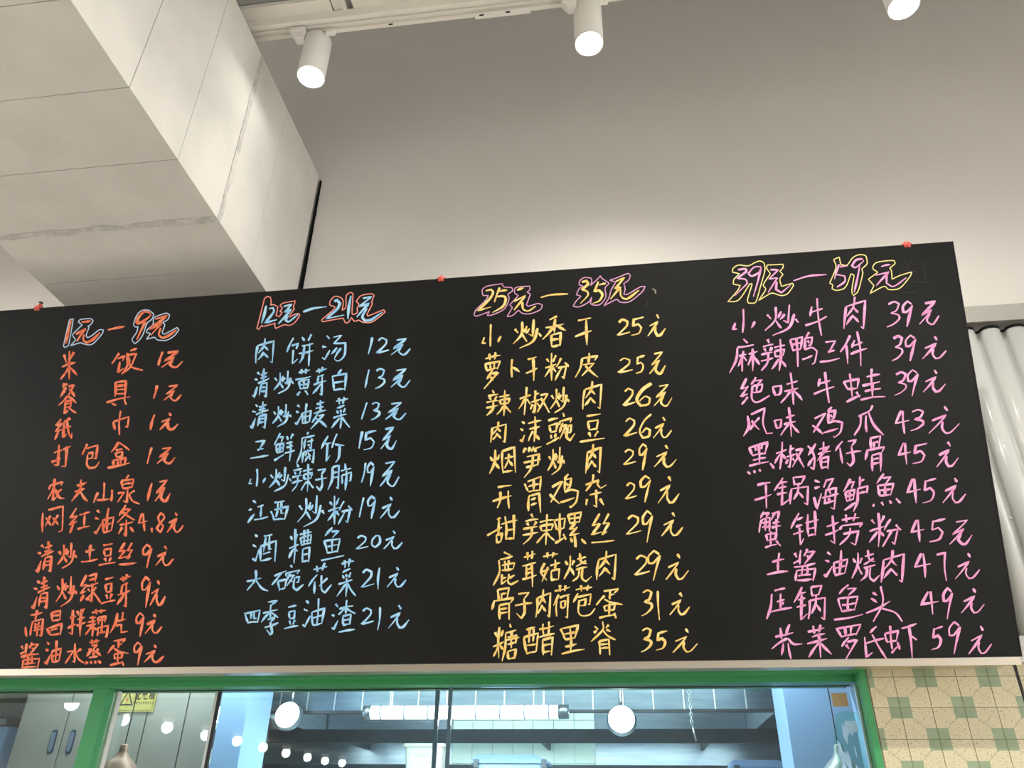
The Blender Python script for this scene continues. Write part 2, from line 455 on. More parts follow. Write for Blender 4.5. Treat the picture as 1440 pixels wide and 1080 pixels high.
def spotlight(x, y, label, energy, cone, track_y=TY, z_top=TZ, grp='track spotlights', aim=None):
    L = 0.262
    t = empty('track_spotlight', (x, y, z_top - L))
    tag(t, label, 'spotlight', grp)
    R, zb, zt = 0.062, z_top - L, z_top - 0.006
    lathe('body', M_WHITE, [(R - 0.012, zb + 0.012), (R - 0.005, zb + 0.004), (R - 0.002, zb), (R, zb + 0.003), (R, zt - 0.006), (R - 0.006, zt), (0.001, zt)], (x, y, 0), t, 40)
    lathe('lens', M_LENS, [(0.001, zb + 0.003), (R - 0.006, zb + 0.003)], (x, y, 0), t, 32)
    child(box('adapter', M_WHITE, x - 0.112, x - 0.040, track_y - 0.016, track_y + 0.030, z_top - 0.020, z_top - 0.0005, bev=0.002), t)
    bm = bmesh.new(); prism_x(bm, [(track_y - 0.004, z_top - 0.020), (track_y + 0.034, z_top - 0.020), (track_y + 0.034, z_top - 0.062), (track_y - 0.004, z_top - 0.062)], x - 0.108, x - 0.045)
    for v in bm.verts:
        if v.co.z < z_top - 0.05 and v.co.x < x - 0.09: v.co.x += 0.026
    child(link('bracket', bm_mesh(bm, 'bracket'), M_WHITE), t)
    child(box('release_lever', M_WHITE, x + 0.052, x + 0.092, track_y + 0.012, track_y + 0.036, z_top - 0.022, z_top - 0.0005), t)
    spot('beam', (x, y, zb - 0.004), energy, cone, (1.0, 0.95, 0.87), 1.0, 0.05, t, aim)
    return t


spotlight(-1.245, 2.192, 'white cylinder spotlight nearest the boarded beam', 13, 92)
spotlight(0.002, 2.176, 'white cylinder spotlight in the middle of the three', 72, 156)
spotlight(1.278, 2.160, 'white cylinder spotlight cut by the top edge of the photo', 24, 150)

# unseen rail and lamp added left of the beam to brighten the wall
trk3 = empty('lighting_track', (-3.9, TY, TZ)); tag(trk3, 'unseen white lighting rail added left of the boarded beam', 'track')
bm = bmesh.new(); y0 = TY - 0.039
prism_x(bm, [(y0, TZ + 0.05), (y0, TZ), (y0 + 0.018, TZ), (y0 + 0.018, TZ + 0.014), (y0 + 0.060, TZ + 0.014), (y0 + 0.060, TZ), (y0 + 0.078, TZ), (y0 + 0.078, TZ + 0.05)], -5.2, -2.56)
child(link('rail', bm_mesh(bm, 'rail'), M_TRACK), trk3)
for x in (-5.0, -2.8): child(box('hanger', M_WHITE, x - 0.01, x + 0.01, TY - 0.01, TY + 0.01, TZ + 0.05, 6.03), trk3)
spotlight(-3.15, 2.176, 'unseen spotlight added left of the boarded beam to brighten the wall', 40, 150, grp='added spotlights out of view')

# unseen second rail of the same lamps, added to light wall and board
TY2 = 0.60
trk2 = empty('lighting_track', (0, TY2, TZ)); tag(trk2, 'unseen second white lighting rail added to light the wall and board', 'track')
bm = bmesh.new(); y0 = TY2 - 0.039
prism_x(bm, [(y0, TZ + 0.05), (y0, TZ), (y0 + 0.018, TZ), (y0 + 0.018, TZ + 0.014), (y0 + 0.060, TZ + 0.014), (y0 + 0.060, TZ), (y0 + 0.078, TZ), (y0 + 0.078, TZ + 0.05)], -1.5, 3.4)
child(link('rail', bm_mesh(bm, 'rail'), M_TRACK), trk2)
for x in (-1.4, 3.3): child(box('hanger', M_WHITE, x - 0.01, x + 0.01, TY2 - 0.01, TY2 + 0.01, TZ + 0.05, 6.03), trk2)
for x, w_ in ((-0.75, 'left'), (0.55, 'middle'), (2.0, 'right')):
    spotlight(x, TY2 + 0.045, '%s spotlight of the added second rail, out of view' % w_, {'left': 8, 'middle': 300, 'right': 45}[w_], 172, TY2, grp='added spotlights out of view')

# ------------------------------------------------------------------ the menu board
LEAN = math.radians(17.1)
B0 = Vector((0, 2.80, 2.1235)); BU = Vector((0, -math.sin(LEAN), math.cos(LEAN))); BN = Vector((0, -math.cos(LEAN), -math.sin(LEAN)))
BH, BXL, BXR, BT = 1.432, -3.35, 1.272, 0.018


def bpt(px, py, off=0.0):       # where the sight line of a pixel meets the board's face
    r = ray(px, py); t = (B0 - CAM).dot(BN) / r.dot(BN)
    return CAM + r * t + BN * off


board = empty('menu_board', B0)
tag(board, 'long black chalkboard menu covered in coloured handwritten Chinese dishes and prices', 'menu board')
bm = bmesh.new()
c = [B0 + Vector((x, 0, 0)) + BU * h - BN * d for x in (BXL, BXR) for h in (0, BH) for d in (0, BT)]
vs = [bm.verts.new(p) for p in c]
for q in ((0, 2, 6, 4), (1, 5, 7, 3), (0, 1, 3, 2), (4, 6, 7, 5), (0, 4, 5, 1), (2, 3, 7, 6)):
    f = bm.faces.new([vs[i] for i in q])
me = bm_mesh(bm, 'panel'); child(link('panel', me, M_BOARD), board)
for a, b in (((BXL, BH - 0.003), (BXR, BH)), ((BXR - 0.003, 0), (BXR, BH))):
    bm = bmesh.new()
    vv = [bm.verts.new(B0 + Vector((x, 0, 0)) + BU * h + BN * d) for x in (a[0], b[0]) for h in (a[1], b[1]) for d in (-BT - 0.001, 0.0015)]
    for q in ((0, 2, 6, 4), (1, 5, 7, 3), (0, 1, 3, 2), (4, 6, 7, 5), (0, 4, 5, 1), (2, 3, 7, 6)): bm.faces.new([vv[i] for i in q])
    child(link('edge_band', bm_mesh(bm, 'edge_band'), M_BEDGE), board)


def ink(name, c1, c2):
    return mat(name, c1, 0.6, spec=0.3, col2=c2, nscale=55, detail=3, lo=0.38, hi=0.62)


INK = {'o': ink('orange_marker', (0.92, 0.17, 0.075), (1.0, 0.32, 0.17)), 'b': ink('blue_marker', (0.28, 0.62, 0.98), (0.50, 0.80, 1.0)),
       'y': ink('yellow_marker', (0.90, 0.58, 0.14), (1.0, 0.78, 0.32)), 'p': ink('pink_marker', (0.82, 0.30, 0.58), (0.95, 0.46, 0.72)),
       'w': ink('pale_marker', (0.50, 0.66, 0.90), (0.62, 0.76, 0.95)), 'r': ink('rose_marker', (0.95, 0.27, 0.22), (1.0, 0.40, 0.34)),
       'k': ink('mauve_marker', (0.62, 0.28, 0.50), (0.72, 0.38, 0.60)), 'l': ink('lemon_marker', (0.85, 0.72, 0.24), (0.95, 0.82, 0.34)),
       's': ink('chalk_smudge', (0.045, 0.048, 0.048), (0.02, 0.02, 0.02))}

# pen strokes of every character, on a 0-99 grid (x right, y down), two digits each
G = {}
for line in '''
1 99000099
I 00009999
2 1018400078127240009855889978
3 101050008508663428448052856845880099
4 400000559942 52006598
5 220815485538825860880099 25129900
6 95004028057028997592856655582278
7 0008850080509999
8 8510500018223848806545990078355590258510
9 851248001020124245409015 9015665544 99
0 55001535108045999060851055 00
. 00009999
元 50006217 1052563230650098 45554378559672929962
圆 2808780048281258623630700098 52503880559672959960
米 22123640 78034836 54005299 10568840 50520099 56569784
饭 24180060 184240303450 265220924075 58108000 501850653299 5226782058723099 543860709985
餐 30002814 28085204 251642141046 28263432 551285065045 58209045 50420072 50429966 3860685666763880 38686666 366034995288 56809998
具 38063664 380682007866 40227818 40387835 40527850 00889964 22904299 74728296
纸 380508343426 422205624252 24580099 90025218 561850887074 52469538 7012806598929968
巾 08451878 1044922484687262 48004299
打 14365424 400034921490 00784860 58229905 800872985096
包 30000046 2419880578606660 3540623458583262 33422882429976949972
盒 50001540 50029832 38326828 3842683764554058 38424058 26702892 267080627690 44664690 60646088 00999980
农 20300850 203092148032 440036450295 365032995582 84485464 444668859990
夫 32289212 18558040 580052460098 525075809998
山 57005284 25480099 188652849080 98369492
泉 52004012 20202848 202074146644 28326828 29466640 484644942888 046232580492 78525266 526668889999
网 08280699 3218980494907897 22454575 42381878 52457872 76365075
红 360008383630 403005663852 22620499 50289816 74247072 40829970
油 14082818 04382244 009008993460 40484494 404896348488 43688858 44948486 70006292
条 48001034 361474120056 30229948 15648854 524648993690 28700692 72709286
清 28124220 10363039 009008992862 48228812 46348426 30509832 68006446 50543892 5054844878996692 50667864 48787676
炒 06321846 48223844 320830500084 32524876 720068585450 58304448 863070742299 90469958
土 25428228 58005286 00989982
豆 28108402 32303858 3230742468543858 36664482 74626082 00999986
丝 380008423832 403405724862 760052367030 783048726860 04989990
绿 320804463438 344002702862 20740296 421280047432 44267620 30469034 623656964288 38544862 30925274 80486462 64669999
芽 22169906 42064622 70006218 34347826 38363058 06629448 662862984892 56580092
南 30189508 66005636 02620899 42422894 4242983288967692 54485858 78446856 48648658 46768470 66586296
昌 34103842 341090018638 38228618 38408436 00702296 127098528896 28787270 22968890
拌 12364828 300826940886 00724656 54106226 94027822 54409632 48629950 76046899
藕 28128804 46004818 70006614 18304628 10444640 04584850 32223094 28600088 36624872 56285852 562888248446 58388436 72246884 54645292 5464985690988492 60828678
片 420432480098 74006840 36429032 34646456 645662969990
酱 12122026 06443034 36043248 62004822 601092065046 62206830 08569444 20661498 206696608698 44543882 62526278 26827878 20968292
水 520050923684 104244360098 84285846 544270769996
蒸 26129004 42004418 72006814 382472205432 543252624256 183840360866 82366446 60449864 22727866 12860098 34843896 58826494 80829894
蛋 281084026816 52085036 52226820 32240056 303654469954 30583476 3058705266703474 50464892 10986888 66827499
肉 14300499 1430981290987890 520046301660 46326848 46561486 46607078
饼 25100055 183642283446 244820924076 56086620 90007820 56369828 44609950 663458724690 84288099
汤 18023014 00421844 008410923256 4608800048329630927668985092 62463872 78485088
黄 22169206 40044222 68026420 00429830 24483276 244886407674 32607856 32747670 54345274 32841298 62808096
白 68004026 08322098 083298208896 20628854 20968890
麦 36148206 32288022 20469534 60005842 48420878 465480480099 34629992
菜 25149006 42044424 70006222 72263036 30423852 50405248 74366450 10668254 52504899 46660098 56649996
三 280878024850 40527444 00969980
鲜 30000042 261644123432 08421470 084246364266 28382868 14564450 14684264 00964874 60106624 90027820 58369030 58509044 50709960 76287299
腐 62005608 30189610 301824620099 48223840 42344056 56329226 802076546648 62386644 38643098 3864945688987892 62564676 62667478 60764494 62787488
竹 30080052 18364430 283622943874 68004648 58369940 803876806299
小 45004299 105800841884 96528080
辣 28003412 10245016 16282238 44243638 04484840 02685058 304028720498 54269618 56386056 563894328852 60548850 76007299 70624494 76629986
子 200884025228 5228567438990880 00529942
肺 201418600098 2014460842943488 20364432 20544450 54289818 72007424 58446076 5844983294648864 78267299
江 24004012 04442038 00993260 46307620 66286274 30869872
西 20107802 00501892 204498287890 401036542876 600858607858 18907886
粉 08201832 46083432 28002899 02544840 26540086 32524668 66184650 82349850 5454884878927084 70524298
酒 10022210 00401648 008812982854 46088202 34443298 344498249299 56104664 700668567852 44727464 36967886
糟 08201632 38142832 28002299 02564444 22560084 26543864 48169908 50265648 502698169442 54469640 68026646 82008044 54369430 60585896 605890528696 60748670 58948690
鱼 50001826 461276105030 14402878 144082347074 28587452 48364876 28767070 00999984
大 02546838 440042440496 424470849998
碗 08424622 32280076 18622498 186246544090 22924088 58006410 46304442 463088187832 58324662 564270384680 56566464 7448864482647666 7248688478969974
花 20228012 34103830 70005826 38380076 26602499 82504676 5640568470969970
四 00182298 102499008294 44204068 601660647660 22948488
季 400690025018 10389428 56125254 48360064 56349850 365676505264 5264629252993084 18789864
渣 16122622 00461250 008408902662 32289018 62005842 56262846 62269942 46504880 465080447476 48627658 48787474 28999690
香 62003012 12369024 54085052 48320074 58289946 38604098 386078527494 40767472 40967490
干 15108800 00689446 62086699
萝 08189808 32043622 68006220 06321652 063296247846 36283848 60265846 16507842 52461872 485884540099 42665476
卜 20001899 20429968
皮 302222600098 302298128430 62005844 344882402892 44529998
椒 04424028 26001899 20420078 26443862 54125246 54266622 40546844 565050924486 46623880 60586870 703094246090 72409992
沫 08202228 00481456 009008982072 36289816 42509240 68006499 60583896 72729092
豌 06244216 10401662 104040323456 16603856 16681880 34643078 00984476 58006212 48264638 482688168230 58304662 564270364682 56566464 7642883884607662 7444707482869964
烟 04361452 38283048 221020560099 22583880 48165296 481694009994 58429034 742472485878 72488870 52928886
笋 12080024 12142010 38063022 58044420 44169804 68126422 203686287862 04549644 16687860 543444700699
开 25109302 00689444 402838662496 78248299
胃 04202240 201492008638 52085240 24288820 24428638 26542494 265482469099 38646458 38787072
鸡 083844200482 00583486 64005016 5018741268385842 52205052 505272469650908070986892 36828468 58266434
杂 400034240650 04326418583072429832 22627854 524654984092 12740892 70728892
甜 44103216 00704842 38143664 30683296 306848624490 32944688 46329918 58066084 86008682 60528648 60808678
螺 04241050 042436183244 10483444 20042078 06883472 30623878 44085034 440884007828 50188014 64026430 50327828 663250486846 724250667860 646468996294 52725686 84769890
鹿 42007010 26227612 222424600099 344084327850 46264654 62246052 34547850 346632965284 34785274 6264588870969984 84686278
茸 14189008 38044026 70006422 02429432 30403074 64367099 32526448 32626658 02789866
菇 16148804 36003820 68006018 243606663494 40481098 00684656 50449834 74247260 56625896 566294569090 58929090
烧 04261440 36242842 220820480088 22503676 46207812 560062308236 78264246 42568446 545650803096 6652648478969978
骨 26063240 260678006836 48186816 44164434 12380068 124099308446 34543698 345478487899 38667062 38787274
荷 06189806 38004020 74006818 32280062 20442094 36389828 44504670 445070466866 46687066 863282997094
苞 12148606 36003820 68006218 22260056 2038802874626660 3050584454643066 28482484409876949974
糖 08221636 38163034 24082290 00604246 20580286 26563868 62006610 48248816 482446623499 543688308452 48449836 54548448 70206864 56725894 567286668092 58928288
醋 10243816 02461296 024646344088 20221862 32203058 12704066 10944088 50229612 62066440 80007838 46469834 60546298 605492468899 62708866 62908886
里 02142252 041474026046 16326824 22506044 40104290 20746864 06989982
脊 460048240060 482668429954 14142824 72106020 12342626 62248030 34583898 345872527699 40687066 40807278
牛 30222248 28388028 00729848 54007499
麻 46006012 26248016 262422600099 32505644 46344294 42522880 46525664 62449236 76287694 74486076 78489974
鸭 02221254 022246144048 10364230 12524048 24163099 70006014 5418821476366638 56185450 54508044985490868092 46788266 64247032
件 36100058 22382892 54244446 50408230 38649948 62007699
绝 220604442636 283404722662 26720699 54023828 481674125830 4434762870524458 58325654 4234407858929968
味 00441072 0044284024641070 46368226 38588448 58006899 60542694 66549886
蛙 00381062 003836303258 10603258 14142082 06984078 30683884 54248616 66006644 44508638 50668858 68446884 40929982
风 142818660099 26247202665278909988 28445476 54342278
爪 620052181436 223220660099 40344288 482266649998
黑 06221844 062276066638 28203230 56145026 40144470 18446838 20586850 06748062 00901298 24863094 44845090 84669982
猪 02141828 36060448 1828306026991290 26560286 50268818 44449832 68006844 92144268 56605898 566088528698 58748670 58928688
仔 28040042 18302890 480680006226 6226707858994486 40529942
锅 26060050 16243820 12423636 08623856 242822984280 54065832 540688027826 56308026 50444696 5044983696988690 702868545680 70548474
海 02062412 02322426 006012983048 50043830 460878005632 483642808270 4638883080996692 32629848 60406650 56646474
鲈 28060042 241844143234 08441268 084446364062 26402668 12564250 12684262 04944872 66006430 66148408 583498269446 60489242 583256704099
魚 40001430 361464104630 18362668 183674306464 26506846 44324466 26666462 06900298 32843894 58806690 82749888
蟹 22020620 200842063018 12240058 122448184656 14344630 12444642 30202854 560890028422 70065426 60349230 56469840 78227858 30643682 3064786072763680 52565292 26998090 78809894
钳 30060052 22264418 18464240 08684658 304834994680 52369926 62106476 86008872 64528848 64728868
捞 04423628 200826941484 00683850 44229014 54065630 80027426 44403852 444098329044 4864885680986890 664662703898
压 30087200 201816600099 40447036 54185470 14769862 64446254
头 18183026 14343046 400046462099 00766642 446280749999
芥 12367024 28103242 58004632 50400070 524070569956 38543288 52546299
茉 02226810 24043028 52004624 18387028 00588042 46285499 46540698 50549890
罗 00122238 061498027832 36104034 60085830 22367828 50382264 445082443899 40585270
氏 56002820 063214923878 10528636 382468649999
虾 02281054 022842203648 10523848 18062472 22844264 40524874 52149800 74068499 84369846
配 04104606 04301098 043050244690 18102034 32083234 10944690 12644660 540896028840 56428838 54405290629898929678
电 10200870 1020821876687668 12448240 40003888529698929478
箱 12000018 14102208 50004018 50109804 06344628 26242299 24400074 28444662 56344896 563492288896 56548450 56748470 52948690
'''.strip().splitlines():
    ch, rest = line.split(' ', 1)
    strokes, run = [], ''
    toks = rest.split(' ')
    k = 0
    while k < len(toks):
        t = toks[k]
        while len(t) % 4 and k + 1 < len(toks):      # a stroke broken by a blank
            k += 1; t += toks[k]
        assert len(t) % 4 == 0 and t.isdigit(), (ch, t)
        strokes.append([(int(t[i:i + 2]), int(t[i + 2:i + 4])) for i in range(0, len(t), 4)])
        k += 1
    G[ch] = strokes


def smooth_line(pts):
    """round the soft bends of a pen line, keep its sharp corners"""
    n = len(pts)
    if n < 3:
        (x0, y0), (x1, y1) = pts[0], pts[-1]
        mx, my = (x0 + x1) / 2, (y0 + y1) / 2
        dx, dy = x1 - x0, y1 - y0
        b = random.uniform(-0.045, 0.045)
        mx += -dy * b; my += dx * b
        pts = [pts[0], (mx, my), pts[-1]]; n = 3
    corner = [True] + [False] * (n - 2) + [True]
    for i in range(1, n - 1):
        a = math.atan2(pts[i][1] - pts[i - 1][1], pts[i][0] - pts[i - 1][0]); b = math.atan2(pts[i + 1][1] - pts[i][1], pts[i + 1][0] - pts[i][0])
        d = abs((b - a + math.pi) % (2 * math.pi) - math.pi)
        corner[i] = d > 1.15
    out = [pts[0]]
    for i in range(n - 1):
        p1, p2 = pts[i], pts[i + 1]
        m1 = (0, 0) if i == 0 else ((pts[i + 1][0] - pts[i - 1][0]) / 2, (pts[i + 1][1] - pts[i - 1][1]) / 2)
        m2 = (0, 0) if i + 2 >= n else ((pts[i + 2][0] - pts[i][0]) / 2, (pts[i + 2][1] - pts[i][1]) / 2)
        ch = (p2[0] - p1[0], p2[1] - p1[1])
        if corner[i]: m1 = ch
        if corner[i + 1]: m2 = ch
        L = math.hypot(*ch)
        for mm in (0, 1):
            v = m1 if mm == 0 else m2
            l = math.hypot(*v)
            if l > 1.2 * L and l > 0:
                v = (v[0] * 1.2 * L / l, v[1] * 1.2 * L / l)
                if mm == 0: m1 = v
                else: m2 = v
        S = 5
        for s in range(1, S + 1):
            t = s / S; h00 = 2 * t ** 3 - 3 * t ** 2 + 1; h10 = t ** 3 - 2 * t ** 2 + t; h01 = -2 * t ** 3 + 3 * t ** 2; h11 = t ** 3 - t ** 2
            out.append((h00 * p1[0] + h10 * m1[0] + h01 * p2[0] + h11 * m2[0], h00 * p1[1] + h10 * m1[1] + h01 * p2[1] + h11 * m2[1]))
    return out


def ribbon(bm, pts, w, off, taper=True, chisel=True):
    q = [pts[0]]
    for p in pts[1:]:
        if math.hypot(p[0] - q[-1][0], p[1] - q[-1][1]) > 0.35: q.append(p)
    if len(q) < 2: return
    n = len(q); tot = sum(math.hypot(q[i + 1][0] - q[i][0], q[i + 1][1] - q[i][1]) for i in range(n - 1)); s = 0
    prev = None; ph = random.random() * 6
    for i, p in enumerate(q):
        a = q[max(i - 1, 0)]; b = q[min(i + 1, n - 1)]
        dx, dy = b[0] - a[0], b[1] - a[1]; l = math.hypot(dx, dy) or 1
        if i: s += math.hypot(p[0] - q[i - 1][0], p[1] - q[i - 1][1])
        t = s / tot if tot else 0
        ww = w
        if taper:
            ww *= (0.82 + 0.22 * math.sin(ph + 5 * t)) * (1.0 if t < 0.7 else 1.0 - 0.55 * (t - 0.7) / 0.3)
            if i == 0: ww *= 0.75
            # a chisel nib draws strokes running down-left thicker than those running down-right
            if chisel: ww *= 0.92 + 0.16 * abs(dy / l) 
        nx, ny = -dy / l * ww / 2, dx / l * ww / 2
        u = bm.verts.new(bpt(p[0] + nx, p[1] + ny, off)); v = bm.verts.new(bpt(p[0] - nx, p[1] - ny, off))
        if prev: bm.faces.new((prev[0], u, v, prev[1]))
        prev = (u, v)


def write_char(bm, ch, box_, w):
    S = G[ch]
    xs = [p[0] for s in S for p in s]; ysv = [p[1] for s in S for p in s]
    ax, bx, ay, by = min(xs), max(xs), min(ysv), max(ysv)
    x0, y0_, x1, y1_ = box_
    x0 += w * 0.4; x1 -= w * 0.4; y0_ += w * 0.4; y1_ -= w * 0.4
    for s in S:
        jx, jy = random.uniform(-0.25, 0.25), random.uniform(-0.25, 0.25)
        pts = [(x0 + (p[0] - ax) / max(bx - ax, 1) * (x1 - x0) + jx, y0_ + (p[1] - ay) / max(by - ay, 1) * (y1_ - y0_) + jy) for p in s]
        ribbon(bm, smooth_line(pts), w * random.uniform(0.86, 1.14), 0.0007)


VIEWS = {'A': (0, 430, 5.3333), 'B': (0, 600, 5.3333), 'C': (0, 750, 5.3333), 'D': (330, 400, 5.3333), 'E': (330, 550, 5.3333), 'F': (330, 700, 5.3333),
         'G': (655, 370, 4.3636), 'H': (655, 530, 4.3636), 'I': (655, 670, 4.3636), 'J': (655, 770, 4.3636),
         'K': (1010, 345, 3.6), 'L': (1010, 520, 3.6), 'M': (1010, 660, 3.6), 'N': (1010, 765, 3.6)}
ROWS = '''
oA 米445,332,588,560 饭832,310,1080,520 | 1 1180,338,1230,458 圆1205,335,1378,470
oA 餐432,572,582,815 具790,555,985,755 | 1 1145,588,1188,705 圆1220,588,1368,718
oA 纸402,835,548,1015 巾842,780,975,978 | 1 1120,808,1168,940 元1190,795,1345,938
oB 打378,128,540,308 包608,122,755,318 盒798,105,982,318 | 1 1098,148,1148,288 圆1172,150,1322,285
oB 农350,382,492,560 夫530,388,668,568 山695,410,848,580 泉875,355,1055,588 | 1 1098,415,1148,565 圆1155,395,1285,568
oB 网312,588,482,800 红515,600,685,810 油700,602,862,810 条872,580,1020,830 | 4 1032,642,1115,792 . 1130,750,1150,800 8 1168,640,1240,800 元1245,635,1385,800
oC 清262,52,415,298 炒425,62,585,272 土600,75,742,222 豆732,68,875,248 丝882,62,1032,242 | 9 1068,75,1142,270 元1158,88,1310,250
oC 清232,318,385,572 炒412,312,585,558 绿595,295,760,525 豆748,320,875,535 芽868,298,992,560 | 9 1060,318,1135,565 元1118,345,1248,550
oC 南185,568,332,785 昌342,570,472,770 拌500,555,650,780 藕632,562,820,790 片818,582,965,755 | 9 1018,588,1088,785 元1080,598,1225,758
oC 酱145,810,305,1020 油330,795,468,985 水480,815,640,985 蒸632,788,768,992 蛋800,785,975,1000 | 9 1002,808,1070,998 元1072,828,1238,975
bD 肉152,395,302,598 饼385,368,600,620 汤650,375,838,582 | 1 995,388,1040,530 2 1060,395,1165,520 圆1168,400,1325,535
bD 清128,625,268,855 炒285,640,448,825 黄448,625,580,840 芽578,612,700,840 白725,628,845,805 | 1 972,632,1015,782 3 1048,625,1130,788 圆1165,628,1322,778
bE 清112,70,260,285 炒278,92,430,275 油448,85,580,258 麦562,62,700,292 菜718,35,870,288 | 1 945,78,1000,220 3 1015,78,1090,222 圆1125,80,1292,220
bE 三110,365,260,510 鲜290,308,460,535 腐458,300,608,548 竹642,312,830,545 | 1 925,295,965,438 5 960,290,1070,448 圆1090,265,1222,440
bE 小102,575,240,722 炒252,562,432,760 辣420,540,598,762 子598,578,702,750 肺692,535,882,750 | 1 945,530,990,692 9 990,528,1052,720 圆1085,520,1240,720
bE 江92,812,260,995 西265,815,408,975 炒465,775,680,1025 粉690,778,890,1008 | 1 928,790,975,952 9 995,782,1065,965 元1085,788,1245,960
bF 酒128,268,320,485 糟400,228,585,500 鱼640,215,828,478 | 2 905,278,1010,392 0 1025,275,1098,378 元1112,240,1265,392
bF 大82,535,258,705 碗272,498,525,705 花548,480,735,725 菜758,450,915,750 | 2 945,532,1055,678 1 1070,518,1095,695 元1135,512,1292,678
bF 四68,835,198,948 季192,765,335,1035 豆365,800,488,990 油505,748,680,975 渣722,760,915,1015 | 2 945,822,1050,955 1 1065,812,1098,1000 元1145,800,1315,985
yG 小95,370,222,518 炒285,340,470,530 香465,320,620,522 干665,330,780,510 | 2 925,342,1015,450 5 1010,325,1098,450 元1110,310,1232,455
yG 萝105,540,220,778 卜278,585,338,708 干362,570,445,730 粉478,545,638,728 皮665,545,818,708 | 2 930,578,1030,678 5 1038,560,1105,682 圆1122,540,1232,685
yH 辣118,75,282,245 椒318,55,520,240 炒512,55,640,228 肉712,20,838,205 | 2 962,65,1045,182 6 1040,30,1148,185 圆1150,42,1272,185
yH 肉148,268,252,410 沫328,235,470,405 豌488,215,675,420 豆692,220,858,405 | 2 968,248,1058,368 6 1062,222,1145,380 元1145,240,1270,382
yH 烟138,425,312,602 笋345,420,470,625 炒498,425,612,608 肉728,405,835,598 | 2 962,440,1048,545 9 1060,405,1118,578 元1150,412,1300,560
yH 开158,660,288,815 胃355,605,468,840 鸡508,590,695,810 杂728,592,868,805 | 2 975,645,1055,755 9 1068,602,1140,775 元1172,605,1315,782
yI 甜125,228,325,418 辣342,225,552,425 螺538,212,745,440 丝765,222,918,412 | 2 980,235,1085,362 9 1082,205,1150,410 元1195,215,1338,372
yI 鹿162,458,330,675 茸340,450,440,685 菇448,460,585,652 烧598,465,780,650 肉798,450,928,642 | 2 1030,480,1135,612 9 1115,450,1198,645 元1222,470,1372,640
yJ 骨155,242,300,450 子295,268,412,442 肉425,250,525,435 荷532,225,645,438 苞652,225,800,425 蛋795,248,968,440 | 3 1072,255,1145,425 I 1172,260,1195,452 元1245,272,1380,420
yJ 糖160,462,335,705 醋350,448,552,668 里575,470,735,658 脊762,448,925,665 | 3 1070,490,1142,648 5 1162,505,1242,635 元1265,490,1428,650
pK 小70,318,190,448 炒232,295,412,462 牛435,262,555,462 肉630,255,748,430 | 3 848,280,920,418 9 930,278,988,418 圆1012,280,1122,405
pK 麻52,470,215,652 辣210,470,348,642 鸭358,435,505,620 三508,478,620,595 件612,432,758,618 | 3 875,455,935,590 9 945,450,1005,592 元1028,455,1160,580
pL 绝110,32,265,180 味270,10,432,182 牛478,5,592,172 蛙630,-10,852,168 | 3 888,8,955,135 9 955,-5,1015,140 元1032,-5,1155,118
pL 风122,190,282,342 味278,185,415,345 鸡470,182,632,350 爪682,175,842,338 | 4 892,202,972,328 3 968,198,1042,315 元1060,180,1225,328
pL 黑142,362,288,535 椒280,360,440,510 猪448,360,575,510 仔588,350,728,492 骨738,330,848,520 | 4 908,365,980,485 5 978,368,1062,480 元1100,360,1220,498
pL 干178,565,275,705 锅278,535,460,690 海480,545,615,712 鲈628,535,762,725 魚778,520,928,698 | 4 952,545,1030,680 5 1028,545,1108,680 元1130,542,1258,680
pM 蟹202,208,322,402 钳362,205,512,388 捞535,218,735,388 粉758,215,930,398 | 4 972,250,1048,372 5 1065,245,1155,372 圆1165,252,1290,385
pN 土240,40,358,160 酱375,20,498,192 油530,25,660,170 烧672,25,822,192 肉820,25,945,200 | 4 990,42,1080,175 7 1100,38,1160,192 元1195,42,1328,182
pN 压240,218,378,385 锅378,205,545,390 鱼580,200,738,388 头742,208,938,398 | 4 1022,235,1120,362 9 1135,218,1188,385 元1225,220,1352,355
pN 芥265,400,432,588 茉445,402,580,580 罗590,402,728,590 氏735,412,860,590 虾838,398,1010,585 | 5 1075,412,1142,540 9 1165,388,1228,562 元1262,410,1390,562
'''.strip().splitlines()
CNAME = {'o': 'orange', 'b': 'light blue', 'y': 'yellow', 'p': 'pink'}
PENW = {'o': 3.7, 'b': 3.3, 'y': 3.5, 'p': 3.6}
random.seed(21)
for row in ROWS:
    key = row[0]; ox, oy, sc_ = VIEWS[row[1]]
    dish, price = row[3:].split('|')

    def parse(s):
        out = []; toks = s.split(); k = 0
        while k < len(toks):
            t = toks[k]
            if len(t) == 1: k += 1; t += toks[k]
            out.append((t[0], tuple((ox + float(v) / sc_) if i % 2 == 0 else (oy + float(v) / sc_) for i, v in enumerate(t[1:].split(',')))))
            k += 1
        return out
    txts = [''.join({'圆': '元', 'I': '1'}.get(ch, ch) for ch, _ in parse(part)) for part in (dish, price)]
    first = parse(dish)[0][1]
    line_ = empty('menu_line', bpt(first[0], first[3]) - board.location, board)
    line_['label'] = '%s handwritten menu line %s %s' % (CNAME[key], txts[0], txts[1])
    for part, nm in ((dish, 'character'), (price, 'price_figure')):
        for ch, bxx in parse(part):
            bm = bmesh.new(); write_char(bm, ch, bxx, PENW[key] * (1.45 if (ch == '6' and bxx[1] < 540) else 1.0))
            me = bpy.data.meshes.new(nm); bm.to_mesh(me); bm.free()
            me.transform(Matrix.Translation(-(line_.location + board.location)))
            link(nm, me, INK[key], line_)

